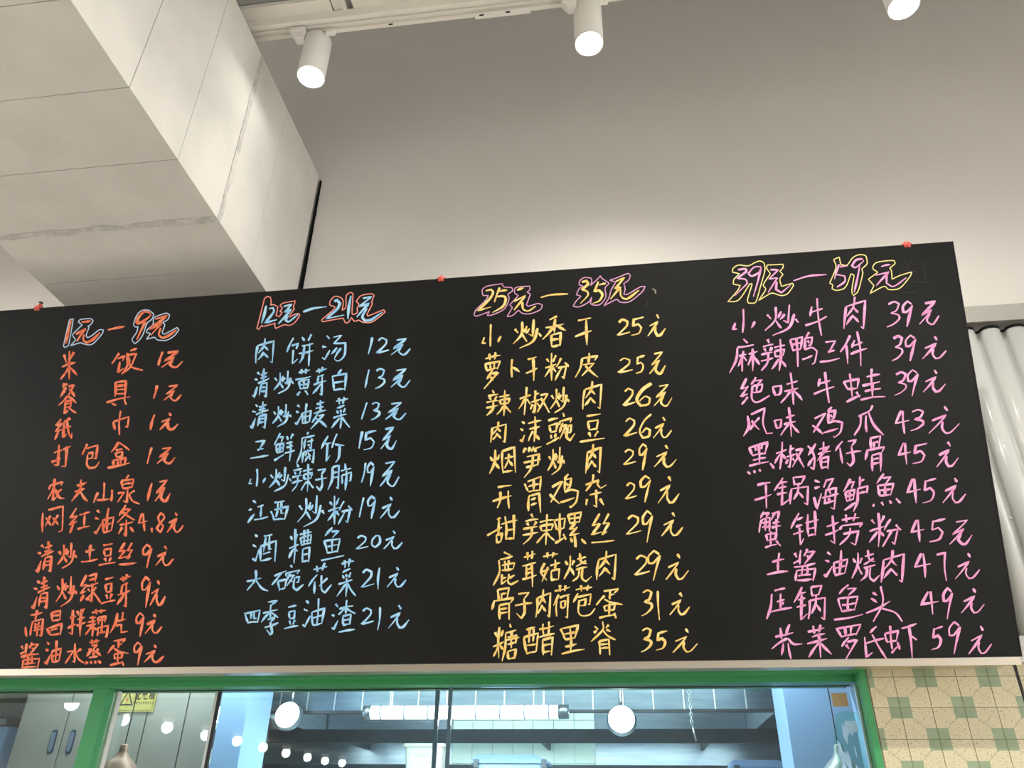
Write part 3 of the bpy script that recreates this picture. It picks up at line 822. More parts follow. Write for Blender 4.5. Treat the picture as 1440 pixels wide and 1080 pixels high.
# the four headings: thick figures inside a thin contour of another colour
HEADS = [
    ('o', 'w', (70, 430, 7.2), 4.0, '1元—9元', [
        [(218, 148), (165, 385)], [(322, 165), (415, 152)], [(265, 288), (370, 232), (320, 290), (275, 362)], [(350, 290), (340, 345), (375, 375), (440, 340), (510, 270)],
        [(590, 245), (758, 210)], [(1015, 70), (960, 60), (905, 110), (880, 165), (895, 180), (950, 155), (1020, 100), (1015, 70)], [(970, 160), (930, 240), (882, 345)],
        [(1070, 135), (1190, 100), (1110, 165), (1010, 235), (1140, 175), (1075, 240), (1025, 300)], [(1125, 225), (1105, 290), (1140, 328), (1200, 305), (1285, 245)]],
     [[(200, 140), (240, 132), (190, 400), (150, 422), (140, 405), (200, 140)],
      [(290, 165), (310, 140), (410, 130), (440, 150), (420, 185), (385, 210), (400, 215), (370, 300), (385, 325), (430, 300), (500, 245), (545, 245), (530, 285), (430, 390), (340, 385), (310, 375), (210, 405), (265, 345), (235, 305), (240, 280), (330, 195), (290, 165)],
      [(1055, 85), (1000, 45), (930, 50), (880, 100), (850, 190), (870, 215), (895, 210), (880, 270), (835, 340), (860, 385), (905, 350), (945, 290), (985, 180), (1035, 135), (1055, 85)],
      [(1070, 110), (1180, 75), (1215, 95), (1195, 140), (1145, 170), (1165, 195), (1140, 270), (1160, 290), (1290, 220), (1308, 245), (1260, 305), (1180, 350), (1090, 345), (1060, 320), (980, 340), (1020, 280), (980, 270), (990, 240), (1045, 190), (1050, 140), (1070, 110)]]),
    ('b', 'r', (350, 400, 6.857), 3.6, '12元—21元', [
        [(168, 205), (122, 375)], [(195, 235), (235, 225), (240, 265), (160, 370), (270, 340)], [(335, 215), (415, 190), (345, 270), (405, 240), (360, 300), (285, 380)],
        [(375, 300), (355, 345), (385, 360), (475, 290)], [(525, 265), (620, 232), (752, 215)], [(825, 165), (850, 150), (880, 185), (850, 240), (745, 330), (920, 295)],
        [(985, 110), (955, 335)], [(1100, 135), (1185, 118), (1120, 170), (1060, 215), (1160, 185), (1110, 235), (1040, 315)], [(1140, 230), (1095, 310), (1120, 350), (1180, 340), (1290, 265)]],
     [[(150, 140), (175, 118), (210, 125), (215, 170), (210, 200), (240, 195), (280, 215), (270, 270), (262, 300), (295, 310), (320, 270), (300, 260), (325, 230), (300, 205), (330, 180), (450, 158), (430, 220), (440, 235), (400, 290), (395, 315), (440, 290), (480, 280), (490, 300), (440, 370), (390, 395), (340, 390), (260, 425), (250, 400), (255, 375), (140, 405), (125, 395), (95, 435), (78, 425), (150, 140)],
      [(780, 200), (785, 160), (830, 115), (890, 130), (910, 170), (900, 250), (935, 220), (940, 110), (980, 78), (1005, 90), (995, 280), (1010, 290), (1045, 270), (1045, 230), (1060, 190), (1035, 165), (1080, 110), (1180, 90), (1210, 105), (1185, 170), (1190, 190), (1140, 290), (1150, 305), (1260, 260), (1300, 245), (1315, 265), (1250, 320), (1180, 365), (1100, 365), (1060, 345), (1020, 355), (990, 320), (960, 365), (930, 370), (910, 325), (790, 345), (710, 360), (705, 340), (820, 240), (830, 215), (780, 200)]]),
    ('y', 'k', (655, 380, 5.3333), 3.4, '25元—35元', [
        [(150, 155), (190, 145), (205, 170), (175, 220), (90, 305), (190, 275)], [(255, 130), (215, 240)], [(225, 200), (280, 195), (300, 215), (280, 270), (200, 318)], [(250, 160), (312, 150)],
        [(385, 150), (435, 132)], [(360, 235), (450, 190), (410, 240), (362, 300)], [(425, 240), (430, 290), (470, 305), (525, 270)], [(562, 205), (640, 185), (768, 178)],
        [(870, 90), (905, 80), (920, 105), (870, 145), (910, 160), (915, 190), (860, 250)], [(995, 85), (965, 160), (1000, 150), (1025, 185), (1000, 230), (950, 250)], [(1000, 110), (1050, 98)],
        [(1125, 85), (1190, 55), (1120, 140), (1160, 125), (1085, 218)], [(1160, 140), (1165, 195), (1210, 215), (1300, 150)]],
     [[(125, 175), (125, 145), (160, 120), (250, 105), (275, 102), (285, 125), (345, 130), (350, 155), (315, 180), (325, 215), (290, 290), (200, 335), (160, 340), (180, 310), (80, 345), (62, 335), (75, 300), (145, 230), (170, 190), (130, 190), (125, 175)],
      [(365, 160), (370, 135), (400, 125), (480, 120), (480, 145), (460, 165), (485, 180), (455, 260), (470, 270), (540, 250), (575, 260), (560, 295), (490, 325), (430, 325), (395, 300), (350, 340), (310, 348), (350, 280), (330, 260), (395, 190), (370, 175), (365, 160)],
      [(850, 110), (855, 80), (890, 55), (940, 60), (945, 85), (935, 115), (985, 70), (1010, 42), (1020, 60), (1065, 90), (1075, 100), (1045, 135), (1050, 200), (1010, 255), (960, 262), (935, 250), (945, 200), (920, 240), (850, 275), (805, 270), (830, 230), (865, 195), (830, 185), (850, 140), (880, 120), (850, 110)],
      [(1080, 75), (1140, 55), (1215, 25), (1235, 40), (1220, 75), (1185, 100), (1195, 140), (1185, 180), (1215, 180), (1310, 125), (1345, 122), (1320, 165), (1230, 235), (1160, 240), (1130, 220), (1035, 268), (1075, 205), (1090, 150), (1125, 90), (1080, 75)]]),
    ('p', 'l', (1010, 345, 4.5), 3.0, '39元—59元', [
        [(125, 155), (170, 150), (180, 165), (120, 210), (170, 215), (185, 240), (105, 320)], [(270, 135), (225, 140), (190, 180), (215, 195), (265, 165), (270, 135)], [(268, 150), (250, 230), (222, 325)],
        [(330, 155), (380, 155), (320, 215), (375, 205), (315, 300)], [(370, 230), (365, 280), (400, 300), (460, 250)], [(475, 225), (570, 195), (685, 185)], [(765, 120), (735, 215)],
        [(750, 185), (800, 195), (800, 230), (750, 265)], [(770, 135), (820, 130)], [(910, 85), (870, 95), (845, 130), (870, 140), (920, 100), (910, 85)], [(895, 130), (880, 210), (860, 298)],
        [(1030, 135), (1090, 122)], [(995, 190), (1080, 170), (1040, 210), (1000, 255)], [(1065, 185), (1065, 240), (1110, 260), (1190, 205)]],
     [[(90, 170), (95, 145), (130, 125), (190, 130), (235, 108), (265, 100), (290, 115), (295, 160), (270, 250), (245, 340), (230, 365), (190, 365), (185, 345), (215, 245), (200, 245), (130, 345), (60, 358), (120, 290), (140, 255), (95, 245), (100, 215), (135, 180), (90, 170)],
      [(305, 145), (310, 125), (410, 120), (410, 140), (390, 165), (410, 185), (390, 215), (400, 260), (470, 240), (475, 255), (440, 305), (400, 318), (355, 305), (330, 305), (255, 350), (300, 280), (285, 250), (330, 180), (305, 145)],
      [(730, 90), (765, 75), (775, 120), (815, 125), (850, 80), (890, 60), (930, 65), (940, 90), (940, 120), (910, 150), (915, 175), (885, 290), (855, 318), (845, 290), (860, 190), (840, 180), (805, 265), (750, 285), (720, 275), (725, 250), (705, 240), (745, 140), (730, 90)],
      [(980, 130), (1000, 110), (1050, 100), (1110, 97), (1120, 115), (1085, 145), (1095, 160), (1100, 215), (1140, 195), (1200, 175), (1225, 170), (1215, 195), (1150, 270), (1080, 280), (1050, 260), (960, 305), (985, 255), (950, 215), (1010, 170), (980, 150), (980, 130)]]),
]
for key, okey, (ox, oy, sc_), w, txt, inner, outer in HEADS:
    h = empty('heading', bpt(ox + inner[0][0][0] / sc_, oy + inner[0][0][1] / sc_) - board.location, board)
    h['label'] = '%s handwritten price range heading %s' % (CNAME[key], txt)
    for strokes_, nm, ww, of, kk in ((inner, 'figure_stroke', w, 0.0009, key), (outer, 'contour', 1.45, 0.0006, okey)):
        for s in strokes_:
            bm = bmesh.new(); ribbon(bm, smooth_line([(ox + x / sc_, oy + y / sc_) for x, y in s]), ww, of, taper=(nm != 'contour'))
            me = bpy.data.meshes.new(nm); bm.to_mesh(me); bm.free(); me.transform(Matrix.Translation(-(h.location + board.location)))
            link(nm, me, INK[kk], h)
# wiped chalk left on the board
bm = bmesh.new()
for s in ([(1267, 380), (1272, 367), (1277, 375), (1282, 366)], [(1262, 386), (1275, 380), (1290, 383)], [(1300, 378), (1302, 392), (1299, 398)], [(1285, 372), (1302, 371)], [(1266, 398), (1280, 396), (1308, 398)], [(1268, 412), (1290, 409)], [(905, 432), (912, 425), (908, 421)], [(1113, 417), (1118, 424)]):
    ribbon(bm, smooth_line(s), 1.0, 0.0005)
me = bpy.data.meshes.new('chalk_smudge'); bm.to_mesh(me); bm.free(); child(link('chalk_smudge', me, INK['s']), board)['kind'] = 'stuff'
bm = bmesh.new()
ribbon(bm, smooth_line([(917, 406), (921, 408), (922, 413)]), 2.4, 0.0005)
me = bpy.data.meshes.new('chalk_fleck'); bm.to_mesh(me); bm.free(); child(link('chalk_fleck', me, mat('chalk_dull', (0.30, 0.30, 0.24), 0.8)), board)

# red clips on the board's top edge
for px, py, k, lab in ((52, 434, 1.0, 'red clip with black tip on the board edge left of the beam'), (620, 391, 0.62, 'small red clip on the middle of the board top edge'), (1276, 345, 0.66, 'small pink red clip near the right end of the board top edge')):
    p = bpt(px, py); hh = (p - B0).dot(BU); base = B0 + Vector((p.x, 0, 0)) + BU * BH - BN * (BT * 0.5)
    t = empty('board_clip', base); tag(t, lab, 'clip', 'clips holding the menu board')
    lathe('grip', M_RED, [(0.001, -0.012), (0.013, -0.012), (0.016, 0.002), (0.0145, 0.010 * k), (0.009, 0.021 * k), (0.006, 0.026 * k), (0.001, 0.027 * k)], base, t, 14)
    bm = bmesh.new(); add_tube(bm, [base + Vector((-0.017, -0.004, 0.002)), base + Vector((0.0, -0.012, 0.003)), base + Vector((0.017, -0.004, 0.002))], 0.0045 * k, 8)
    child(link('jaw', bm_mesh(bm, 'jaw', True), M_RED), t)
    if k == 1.0: lathe('tip', M_BLACK, [(0.001, 0.024), (0.003, 0.025), (0.009, 0.033), (0.001, 0.034)], base, t, 12)

# ------------------------------------------------------------------ the serving window under the board
HB = 2.094                                     # underside of the header
win = empty('window_1', (-1.5, 3.1, 0))
tag(win, 'green framed glass serving window below the menu board', kind='structure')
child(box('header', M_GREEN, -6.0, 0.812, 3.055, 3.20, HB, 2.134, bev=0.002), win)
child(box('header_lining', M_GREEN, -6.0, 0.835, 3.0, 3.055, 2.116, 2.134), win)
jl, jr = 0.812, 0.8345
child(box('jamb', M_GREEN, jl, jr, 2.994, 3.062, 0.0, 2.128, bev=0.0015), win)
child(box('reveal', M_KBLUE, jl + 0.012, jr, 3.063, 3.20, 0.0, 2.128), win)
pl = at(124, 1000, 3.06).x; pr = at(145.5, 1000, 3.06).x
child(box('post', M_GREEN, pl, pr, 3.060, 3.105, 0.0, HB, bev=0.0015), win)
child(box('bead', M_ALU, pr + 0.001, pr + 0.011, 3.106, 3.128, 0.0, HB - 0.006), win)
child(box('bead', M_WHITE, pr + 0.012, pr + 0.018, 3.106, 3.128, 0.0, HB - 0.006), win)
child(box('glazing_rail', M_GASKET, -6.0, jl, 3.132, 3.138, HB - 0.004, HB), win)
Y4 = 3.046
GY = 3.135
x_m = at(307, 985, GY).x; x_a = at(613, 1010, GY).x; x_b = at(631, 1010, Y4).x
for a, b, y in ((-6.0, pl, GY), (pr - 0.01, x_m - 0.012, GY), (x_m + 0.012, x_a, GY), (x_b, jl, Y4)):
    o = child(box('pane', M_GLASS, a, b, y - 0.004, y + 0.004, 0.0, HB - 0.004 if y > 3.1 else HB - 0.012), win)
child(box('meeting_rail', M_ALU, x_m - 0.014, x_m - 0.003, GY - 0.008, GY + 0.008, 0.0, HB - 0.006), win)
child(box('meeting_rail', M_GASKET, x_m - 0.003, x_m + 0.010, GY - 0.008, GY + 0.008, 0.0, HB - 0.006), win)
child(box('pane_edge', M_GEDGE, x_a - 0.006, x_a + 0.010, GY - 0.005, GY + 0.005, 0.0, HB - 0.006), win)
child(box('pane_edge', M_GEDGE, x_b - 0.004, x_b + 0.010, Y4 - 0.0055, Y4 + 0.0055, 0.0, HB - 0.012), win)
child(box('pane_edge', M_ALU, jl - 0.010, jl - 0.003, Y4 - 0.007, Y4 + 0.007, 0.0, HB - 0.012), win)

# tape and the torn sticker on the glass
tp = [at(x, y, Y4) for x, y in ((1168, 975), (1186, 975), (1189, 994), (1171, 994))]
xs_, zs_ = (tp[0].x + tp[3].x) / 2, (tp[0].z + tp[3].z) / 2
tag(box('tape_square', M_TAPE, xs_, xs_ + 0.052, Y4 - 0.0065, Y4 - 0.0043, tp[3].z, tp[0].z), 'square of tan tape stuck on the window glass', 'tape')
stk = empty('torn_sticker', at(1195, 1010, Y4)); tag(stk, 'torn green sticker with white brush marks on the glass by the right jamb', 'sticker')
random.seed(12)
sx0, sx1 = at(1170, 1030, Y4).x, jl - 0.014
ztop = at(1190, 1000, Y4).z
bm = bmesh.new()
outl = [(sx0 + 0.02, ztop - 0.01), (sx0 + 0.05, ztop), (sx1, ztop - 0.004), (sx1, 1.5), (sx0, 1.5), (sx0, ztop - 0.10)]
bm.faces.new([bm.verts.new((x, Y4 - 0.0046, z)) for x, z in outl]); child(link('film', bm_mesh(bm, 'film'), glass_mat('sticker_film', (0.72, 0.94, 0.82), 1.3, 0.02)), stk)
bm = bmesh.new()
zt = at(1195, 1014, Y4).z
bm.faces.new([bm.verts.new((sx0 + u, Y4 - 0.0056, zt - v)) for u, v in ((0.045, 0), (0.085, 0), (0.088, 0.035), (0.05, 0.04))])
for k in range(26):
    u = random.uniform(0.008, sx1 - sx0 - 0.02); v = random.uniform(0.0, 0.22); l = random.uniform(0.03, 0.085); w_ = random.uniform(0.003, 0.008)
    if v < 0.05 and u < 0.03: v += 0.03
    bm.faces.new([bm.verts.new((sx0 + u + a, Y4 - 0.0056 - 0.00006 * (k + 1), zt - v - b)) for a, b in ((0, 0), (w_, l * 0.2), (w_ * 1.6, l * 0.6), (w_, l), (-w_ * 0.3, l * 0.55))])
child(link('brush_marks', bm_mesh(bm, 'brush_marks'), M_STICKW), stk)['kind'] = 'stuff'

# ------------------------------------------------------------------ the kitchen behind the glass
tag(box('wall_kitchen_back', M_KSTEEL, -6, 3, 5.4, 5.5, 0, 2.9), kind='structure')
tag(box('wall_kitchen_left', M_KTILE, -6.1, -6.0, 3.2, 5.5, 0, 2.9), kind='structure')
tag(box('wall_kitchen_right', M_KTILE, 3.0, 3.1, 3.2, 5.5, 0, 2.9), kind='structure')
tag(box('ceiling_kitchen', M_HALL, -6.1, 3.1, 3.2, 5.5, 2.9, 3.0), kind='structure')
# kitchen wall tiles seen between the shelves
kw = empty('wall_kitchen_tiles', (-0.7, 5.4, 1.5)); tag(kw, 'pale tiled stretch of the kitchen back wall', kind='structure')
xa, xb = at(636, 1050, 5.39).x, at(808, 1050, 5.39).x
nt_ = 6
for k in range(nt_ + 1):
    a = xa + (xb - xa) * k / nt_
    for z0 in (1.75, 2.0, 2.25):
        child(box('tile', M_KTILE, a + 0.002, a + (xb - xa) / nt_ - 0.002, 5.385, 5.4, z0 + 0.002, z0 + 0.248), kw)

# extractor hood: steel front plates with upright seams
hd = empty('extractor_hood', (-0.6, 4.2, 2.14)); tag(hd, 'long stainless extractor hood with upright seams behind the glass', 'extractor hood')
HY = 4.25
hz = at(700, 1000, HY).z
hx = [at(px, 985, HY).x for px in (357, 396, 433, 471, 511, 552, 593, 634, 672, 712, 752, 791, 834, 876, 919, 962, 1005, 1049, 1093)]
hx = [hx[0] + (hx[-1] - hx[0]) * k / 18 for k in range(19)]
for a, b in zip(hx, hx[1:]):
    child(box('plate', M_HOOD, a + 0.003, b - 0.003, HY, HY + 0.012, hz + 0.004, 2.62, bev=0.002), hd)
    child(box('seam', M_ALU, a - 0.003, a + 0.003, HY - 0.004, HY + 0.012, hz, 2.62), hd)
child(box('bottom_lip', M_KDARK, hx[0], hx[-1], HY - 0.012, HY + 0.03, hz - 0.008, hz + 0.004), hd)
child(box('roof', M_KSTEEL, hx[0], hx[-1], HY, 5.38, 2.62, 2.66), hd)
for a in (hx[0], hx[-1]):
    child(box('end_plate', M_KSTEEL, a - 0.006, a + 0.006, HY, 5.38, hz, 2.64), hd)

child(box('added_inside_light', M_LED, hx[0] + 0.3, hx[-1] - 0.3, 4.75, 4.83, 2.605, 2.618), hd)  # unseen lamp added inside the hood to brighten the tiles behind
al = bpy.data.lights.new('added_hood_light', 'AREA'); al.energy = 17; al.shape = 'RECTANGLE'; al.size = 2.0; al.size_y = 0.1; al.color = (0.82, 0.95, 1.0)
ao = bpy.data.objects.new('added_hood_light', al); COL.objects.link(ao); ao.location = (-0.6, 4.79, 2.60); child(ao, hd)

# pale steel pillars either side
p0_, p1_ = at(316, 985, 3.55).x, at(357, 985, 3.55).x
tag(box('steel_pillar', M_KBLUE, p0_, p1_, 3.5, 3.75, 0, 2.9, bev=0.004), 'narrow pale blue steel pillar at the left end of the hood', 'pillar')
p2_ = at(1099, 985, 3.55).x
tag(box('steel_pillar', M_KBLUE, p2_, 1.25, 3.5, 3.75, 0, 2.9, bev=0.004), 'wide pale blue steel pillar behind the right end of the glass', 'pillar')

# shelves on the back wall
for pz0, pz1, lab in ((1045, 1025, 'upper steel wall shelf with a deep dark front edge'), (1094, 1075, 'lower steel wall shelf just above the bottom of the photo')):
    SY = 4.85
    za, zb_ = at(700, pz0, SY).z, at(700, pz1, SY).z
    s_ = empty('wall_shelf', (-0.7, 5.1, za)); tag(s_, lab, 'shelf', 'kitchen wall shelves')
    child(box('shelf_plate', M_KSTEEL, hx[0] - 0.15, hx[-1] + 0.2, SY + 0.004, 5.38, zb_ - 0.012, zb_), s_)
    child(box('front_edge', M_KDARK, hx[0] - 0.15, hx[-1] + 0.2, SY, SY + 0.012, za, zb_, bev=0.003), s_)
    for a in (hx[0] + 0.3, -0.5, hx[-1] - 0.3):
        child(box('bracket', M_KDARK, a, a + 0.02, SY + 0.05, 5.38, za + 0.01, zb_ - 0.012), s_)
    if pz1 == 1025:
        child(box('added_under_light', M_LED, hx[0] + 0.1, hx[-1] - 0.1, SY + 0.06, SY + 0.10, zb_ - 0.03, zb_ - 0.013), s_)  # unseen strip added under the shelf to brighten the wall below
        al = bpy.data.lights.new('added_shelf_light', 'AREA'); al.energy = 16; al.shape = 'RECTANGLE'; al.size = 2.6; al.size_y = 0.04; al.color = (0.86, 0.97, 1.0)
        ao = bpy.data.objects.new('added_shelf_light', al); COL.objects.link(ao); ao.location = (-0.6, SY + 0.08, zb_ - 0.032); child(ao, s_)

# linear light
LYY = 4.0
la, lb = at(517, 1001, LYY), at(800, 1001, LYY)
lt = empty('linear_light', (0.5 * (la.x + lb.x), LYY, la.z)); tag(lt, 'glowing white tubular light hanging in front of the hood', 'light fitting')
zc = at(660, 1001.5, LYY).z
tube('diffuser', M_LED, [(la.x + 0.02, LYY, zc), (lb.x - 0.05, LYY, zc)], 0.030, lt, 20)
tube('end_cap', M_KSTEEL, [(lb.x - 0.05, LYY, zc), (lb.x, LYY, zc)], 0.033, lt, 20)
tube('end_cap', M_KSTEEL, [(la.x - 0.015, LYY, zc), (la.x + 0.02, LYY, zc)], 0.033, lt, 20)
for k in range(8):
    x = la.x + (lb.x - la.x) * (k + 0.6) / 8.4
    tube('clip', M_CLEARP, [(x - 0.003, LYY, zc), (x + 0.003, LYY, zc)], 0.0325, lt, 20)
for x in (la.x + 0.12, lb.x - 0.12):
    tube('hanger', M_ALU, [(x, LYY, zc + 0.03), (x, LYY, 2.9)], 0.004, lt, 8)
al = bpy.data.lights.new('tube_light', 'AREA'); al.energy = 26; al.shape = 'RECTANGLE'; al.size = 1.0; al.size_y = 0.06; al.color = (0.80, 0.95, 1.0)
ao = bpy.data.objects.new('tube_light', al); COL.objects.link(ao); ao.location = (0.5 * (la.x + lb.x), LYY, zc - 0.04); child(ao, lt)

# unseen strip light added above the header to brighten pillars and cabinet
cl = empty('added_strip', (-1.0, 3.42, 2.55)); tag(cl, 'unseen strip light added above the window header to brighten the kitchen front', 'light fitting')
child(box('housing', M_WHITE, -2.8, 0.8, 3.37, 3.47, 2.58, 2.62), cl)
child(box('diffuser', M_LED, -2.78, 0.78, 3.38, 3.46, 2.56, 2.58), cl)
for x in (-2.6, 0.6): child(box('hanger', M_ALU, x - 0.005, x + 0.005, 3.415, 3.425, 2.62, 2.9), cl)
al = bpy.data.lights.new('added_strip_light', 'AREA'); al.energy = 30; al.shape = 'RECTANGLE'; al.size = 3.4; al.size_y = 0.08; al.color = (0.82, 0.95, 1.0)
ao = bpy.data.objects.new('added_strip_light', al); COL.objects.link(ao); ao.location = (-1.0, 3.42, 2.55); child(ao, cl)

# round hood lamps
for px, py, lab in ((405, 1006, 'round glowing hood lamp at the left end of the hood'), (874, 1012, 'round glowing hood lamp right of the tube light')):
    c_ = at(px, py, 4.18)
    t = empty('hood_lamp', c_); tag(t, lab, 'lamp', 'round hood lamps')
    o = lathe('glow_disc', M_HLAMP, [(0.001, 0.0), (0.050, 0.002), (0.064, 0.012)], (0, 0, 0), None, 28); o.parent = t; o.rotation_euler = (math.radians(80), 0, 0)
    o = lathe('housing', M_KSTEEL, [(0.064, 0.010), (0.072, 0.0), (0.074, -0.02), (0.05, -0.05), (0.001, -0.052)], (0, 0, 0), None, 28); o.parent = t; o.rotation_euler = (math.radians(80), 0, 0)
    tube('stem', M_ALU, [c_ + Vector((0, 0.03, 0.03)), c_ + Vector((0, 0.045, 2.6 - c_.z))], 0.006, t, 8)
    lp = bpy.data.lights.new('lamp_light', 'POINT'); lp.energy = 3.5; lp.shadow_soft_size = 0.05; lp.color = (0.80, 0.95, 1.0)
    lo_ = bpy.data.objects.new('lamp_light', lp); COL.objects.link(lo_); lo_.location = c_ + Vector((0, -0.09, -0.03)); child(lo_, t)

# chain with a pull rod
ch = empty('pull_chain', at(970, 968, 4.1)); tag(ch, 'thin metal pull chain with a rod hanging in front of the hood', 'chain')
pts = [at(969 + 0.00 * k, 968, 4.1) for k in range(2)]
cx_, cz_ = at(970, 985, 4.1).x, at(970, 966, 4.1).z
zbm = at(974, 1015, 4.1).z; zrod = at(976, 1042, 4.1).z
tm = bmesh.new()
add_tube(tm, [Vector((0.006 * math.cos(a), 0, 0.010 * math.sin(a))) for a in [2 * math.pi * k / 12 for k in range(13)]], 0.0022, 6, False)
lm = bm_mesh(tm, 'link', True); lm.materials.append(M_ALU)
nl = int((2.9 - zbm) / 0.0165)
for k in range(nl):
    o = bpy.data.objects.new('link', lm); COL.objects.link(o); o.parent = ch
    o.location = Vector((cx_, 4.1, zbm + 0.0165 * k)) - ch.location; o.rotation_euler = (0, 0, math.pi / 2 * (k % 2))
tube('rod', M_ALU, [(cx_, 4.1, zbm - 0.006), (cx_ + 0.012, 4.1, zrod)], 0.004, ch, 8)

# rack with basket and boxes
rk = empty('storage_rack', (-0.4, 4.55, 0.0)); tag(rk, 'steel rack holding plastic boxes below the wall shelves', 'rack')
child(box('rack_top', M_KSTEEL, hx[0] + 0.05, hx[-1] - 0.03, 4.35, 4.80, 1.775, 1.80), rk)
for x in (hx[0] + 0.07, hx[-1] - 0.07):
    for y in (4.38, 4.77): child(box('leg', M_KSTEEL, x - 0.018, x + 0.018, y - 0.018, y + 0.018, 0, 1.775), rk)


def tapered(name, m, cx, cy, z0, z1, w0, d0, w1, d1, parent, th=0.006):
    bm = bmesh.new()
    def ring(w, d, z, r=0.02):
        out = []
        for sx, sy, a0 in ((1, 1, 0), (-1, 1, 90), (-1, -1, 180), (1, -1, 270)):
            for k in range(4):
                a = math.radians(a0 + 30 * k); out.append(bm.verts.new((cx + sx * (w / 2 - r) + r * math.cos(a), cy + sy * (d / 2 - r) + r * math.sin(a), z)))
        return out
    R = [ring(w0, d0, z0), ring(w1, d1, z1), ring(w1 - 2 * th, d1 - 2 * th, z1), ring(w0 - 2 * th, d0 - 2 * th, z0 + th)]
    for a, b in zip(R, R[1:]):
        for k in range(16): bm.faces.new((a[k], a[(k + 1) % 16], b[(k + 1) % 16], b[k]))
    bm.faces.new(R[0]); bm.faces.new(R[-1])
    o = link(name, bm_mesh(bm, name, False), m)
    return child(o, parent) if parent else o


bc = at(599, 1060, 4.5)
bk = empty('plastic_basket', (bc.x, 4.52, 1.80)); tag(bk, 'cream plastic basket with a slotted front standing on the kitchen rack', 'basket')
zt_ = at(600, 1047, 4.45).z
tapered('bowl', M_CREAMP, bc.x, 4.52, 1.80, zt_, 0.17, 0.14, 0.21, 0.17, bk)
tapered('rim', M_CREAMP, bc.x, 4.52, zt_ - 0.012, zt_ + 0.004, 0.225, 0.185, 0.225, 0.185, bk)
for k in range(7):
    for j in range(5):
        zz = 1.84 + j * 0.032
        child(box('slot', M_KTILE, bc.x - 0.062 + k * 0.018, bc.x - 0.052 + k * 0.018, 4.52 - 0.072 - 0.015 * (zz + 0.03 - 1.8) / 0.24 - 0.003, 4.52 - 0.068, zz, zz + 0.024), bk)


def storage_box(px0, px1, pyt, lab):
    c0, c1 = at(px0, 1070, 4.42), at(px1, 1070, 4.42); zt2 = at((px0 + px1) / 2, pyt, 4.42).z; cx2 = (c0.x + c1.x) / 2; w2 = c1.x - c0.x
    t = empty('storage_box', (cx2, 4.55, 1.80)); tag(t, lab, 'box', 'plastic boxes on the rack')
    tapered('tub', M_CLEARP, cx2, 4.55, 1.80, zt2 - 0.03, w2 * 0.80, 0.20, w2 * 0.90, 0.24, t)
    bm = bmesh.new()
    z0_, z1_ = zt2 - 0.03, zt2
    lo4 = [(-.5, -.13), (.5, -.13), (.5, .13), (-.5, .13)]; hi4 = [(-.44, -.10), (.30, -.10), (.30, .10), (-.44, .10)]
    A = [bm.verts.new((cx2 + w2 * x, 4.55 + y, z0_)) for x, y in lo4]; B = [bm.verts.new((cx2 + w2 * x, 4.55 + y, z1_)) for x, y in hi4]; A0 = [bm.verts.new((cx2 + w2 * x, 4.55 + y, z0_ - 0.014)) for x, y in lo4]
    for k in range(4):
        bm.faces.new((A[k], A[(k + 1) % 4], B[(k + 1) % 4], B[k])); bm.faces.new((A0[k], A0[(k + 1) % 4], A[(k + 1) % 4], A[k]))
    bm.faces.new(B); bm.faces.new(A0)
    child(link('lid', bm_mesh(bm, 'lid'), M_LIDP), t)
    for sx in (-0.46, 0.42): child(box('latch', M_KDARK, cx2 + w2 * sx, cx2 + w2 * sx + 0.025, 4.41, 4.425, z0_ - 0.035, z0_ + 0.004), t)


storage_box(662, 770, 1060, 'milky plastic box with bluish lid right of the basket')
storage_box(1028, 1112, 1068, 'milky plastic box with bluish lid beside the right pillar')

# grey cabinet doors with slotted handles at the left
CYY = 3.62
cb = empty('grey_cabinet', (-2.4, CYY, 0)); tag(cb, 'tall grey metal cabinet with slotted handles behind the left pane', 'cabinet')
c_l, c_s, c_r = at(26, 1020, CYY).x, at(92, 1020, CYY).x, at(316, 1000, CYY).x
dark = child(box('body', M_CAB, c_l + 0.01, c_r - 0.02, CYY + 0.02, CYY + 0.5, 0, 2.75), cb)
c_s2 = at(203, 1020, CYY).x; c_s3 = at(258, 1020, CYY).x  # panel joints standing in for ceiling lines reflected in the glass
for a, b in ((c_l, c_s), (c_s, c_s2), (c_s2, c_s3), (c_s3, c_r - 0.02)):
    d_ = child(box('door', M_CAB, a + 0.003, b - 0.003, CYY, CYY + 0.02, 0.05, 2.74, bev=0.002), cb)
for px in (73, 99):
    c_ = at(px, 1043, CYY - 0.004)
    d_ = [o for o in cb.children if o.name.startswith('door')][0 if px == 73 else 1]
    bm = bmesh.new()
    for rr, hh, yy in ((0.016, 0.036, 0.0), (0.011, 0.031, -0.004)):
        vs = []
        for k in range(24):
            a = 2 * math.pi * k / 24; vs.append(bm.verts.new((c_.x + rr * math.cos(a), CYY - 0.001 + yy, c_.z + (hh if math.sin(a) > 0 else -hh) + rr * math.sin(a))))
        if yy == 0.0: r0 = vs
        f = bm.faces.new(vs); f.material_index = 0 if yy == 0.0 else 1
    o = link('handle', bm_mesh(bm, 'handle'), [M_HANDLE, M_HANDLE2]); o.parent = d_
# warning sign on the cabinet
SY_ = CYY - 0.006
s0, s1 = at(161, 995, SY_), at(215, 1000, SY_)
zt3, zb3 = s0.z + 0.085, at(190, 1001, SY_).z
sg = empty('warning_sign', (s0.x, SY_, zb3)); tag(sg, 'yellow warning sign with black triangle and lettering on the grey cabinet', 'sign')
sgw = s1.x - s0.x; sgh = zt3 - zb3
child(box('plate', M_YELLOW, s0.x, s1.x, SY_, SY_ + 0.004, zb3, zt3), sg)


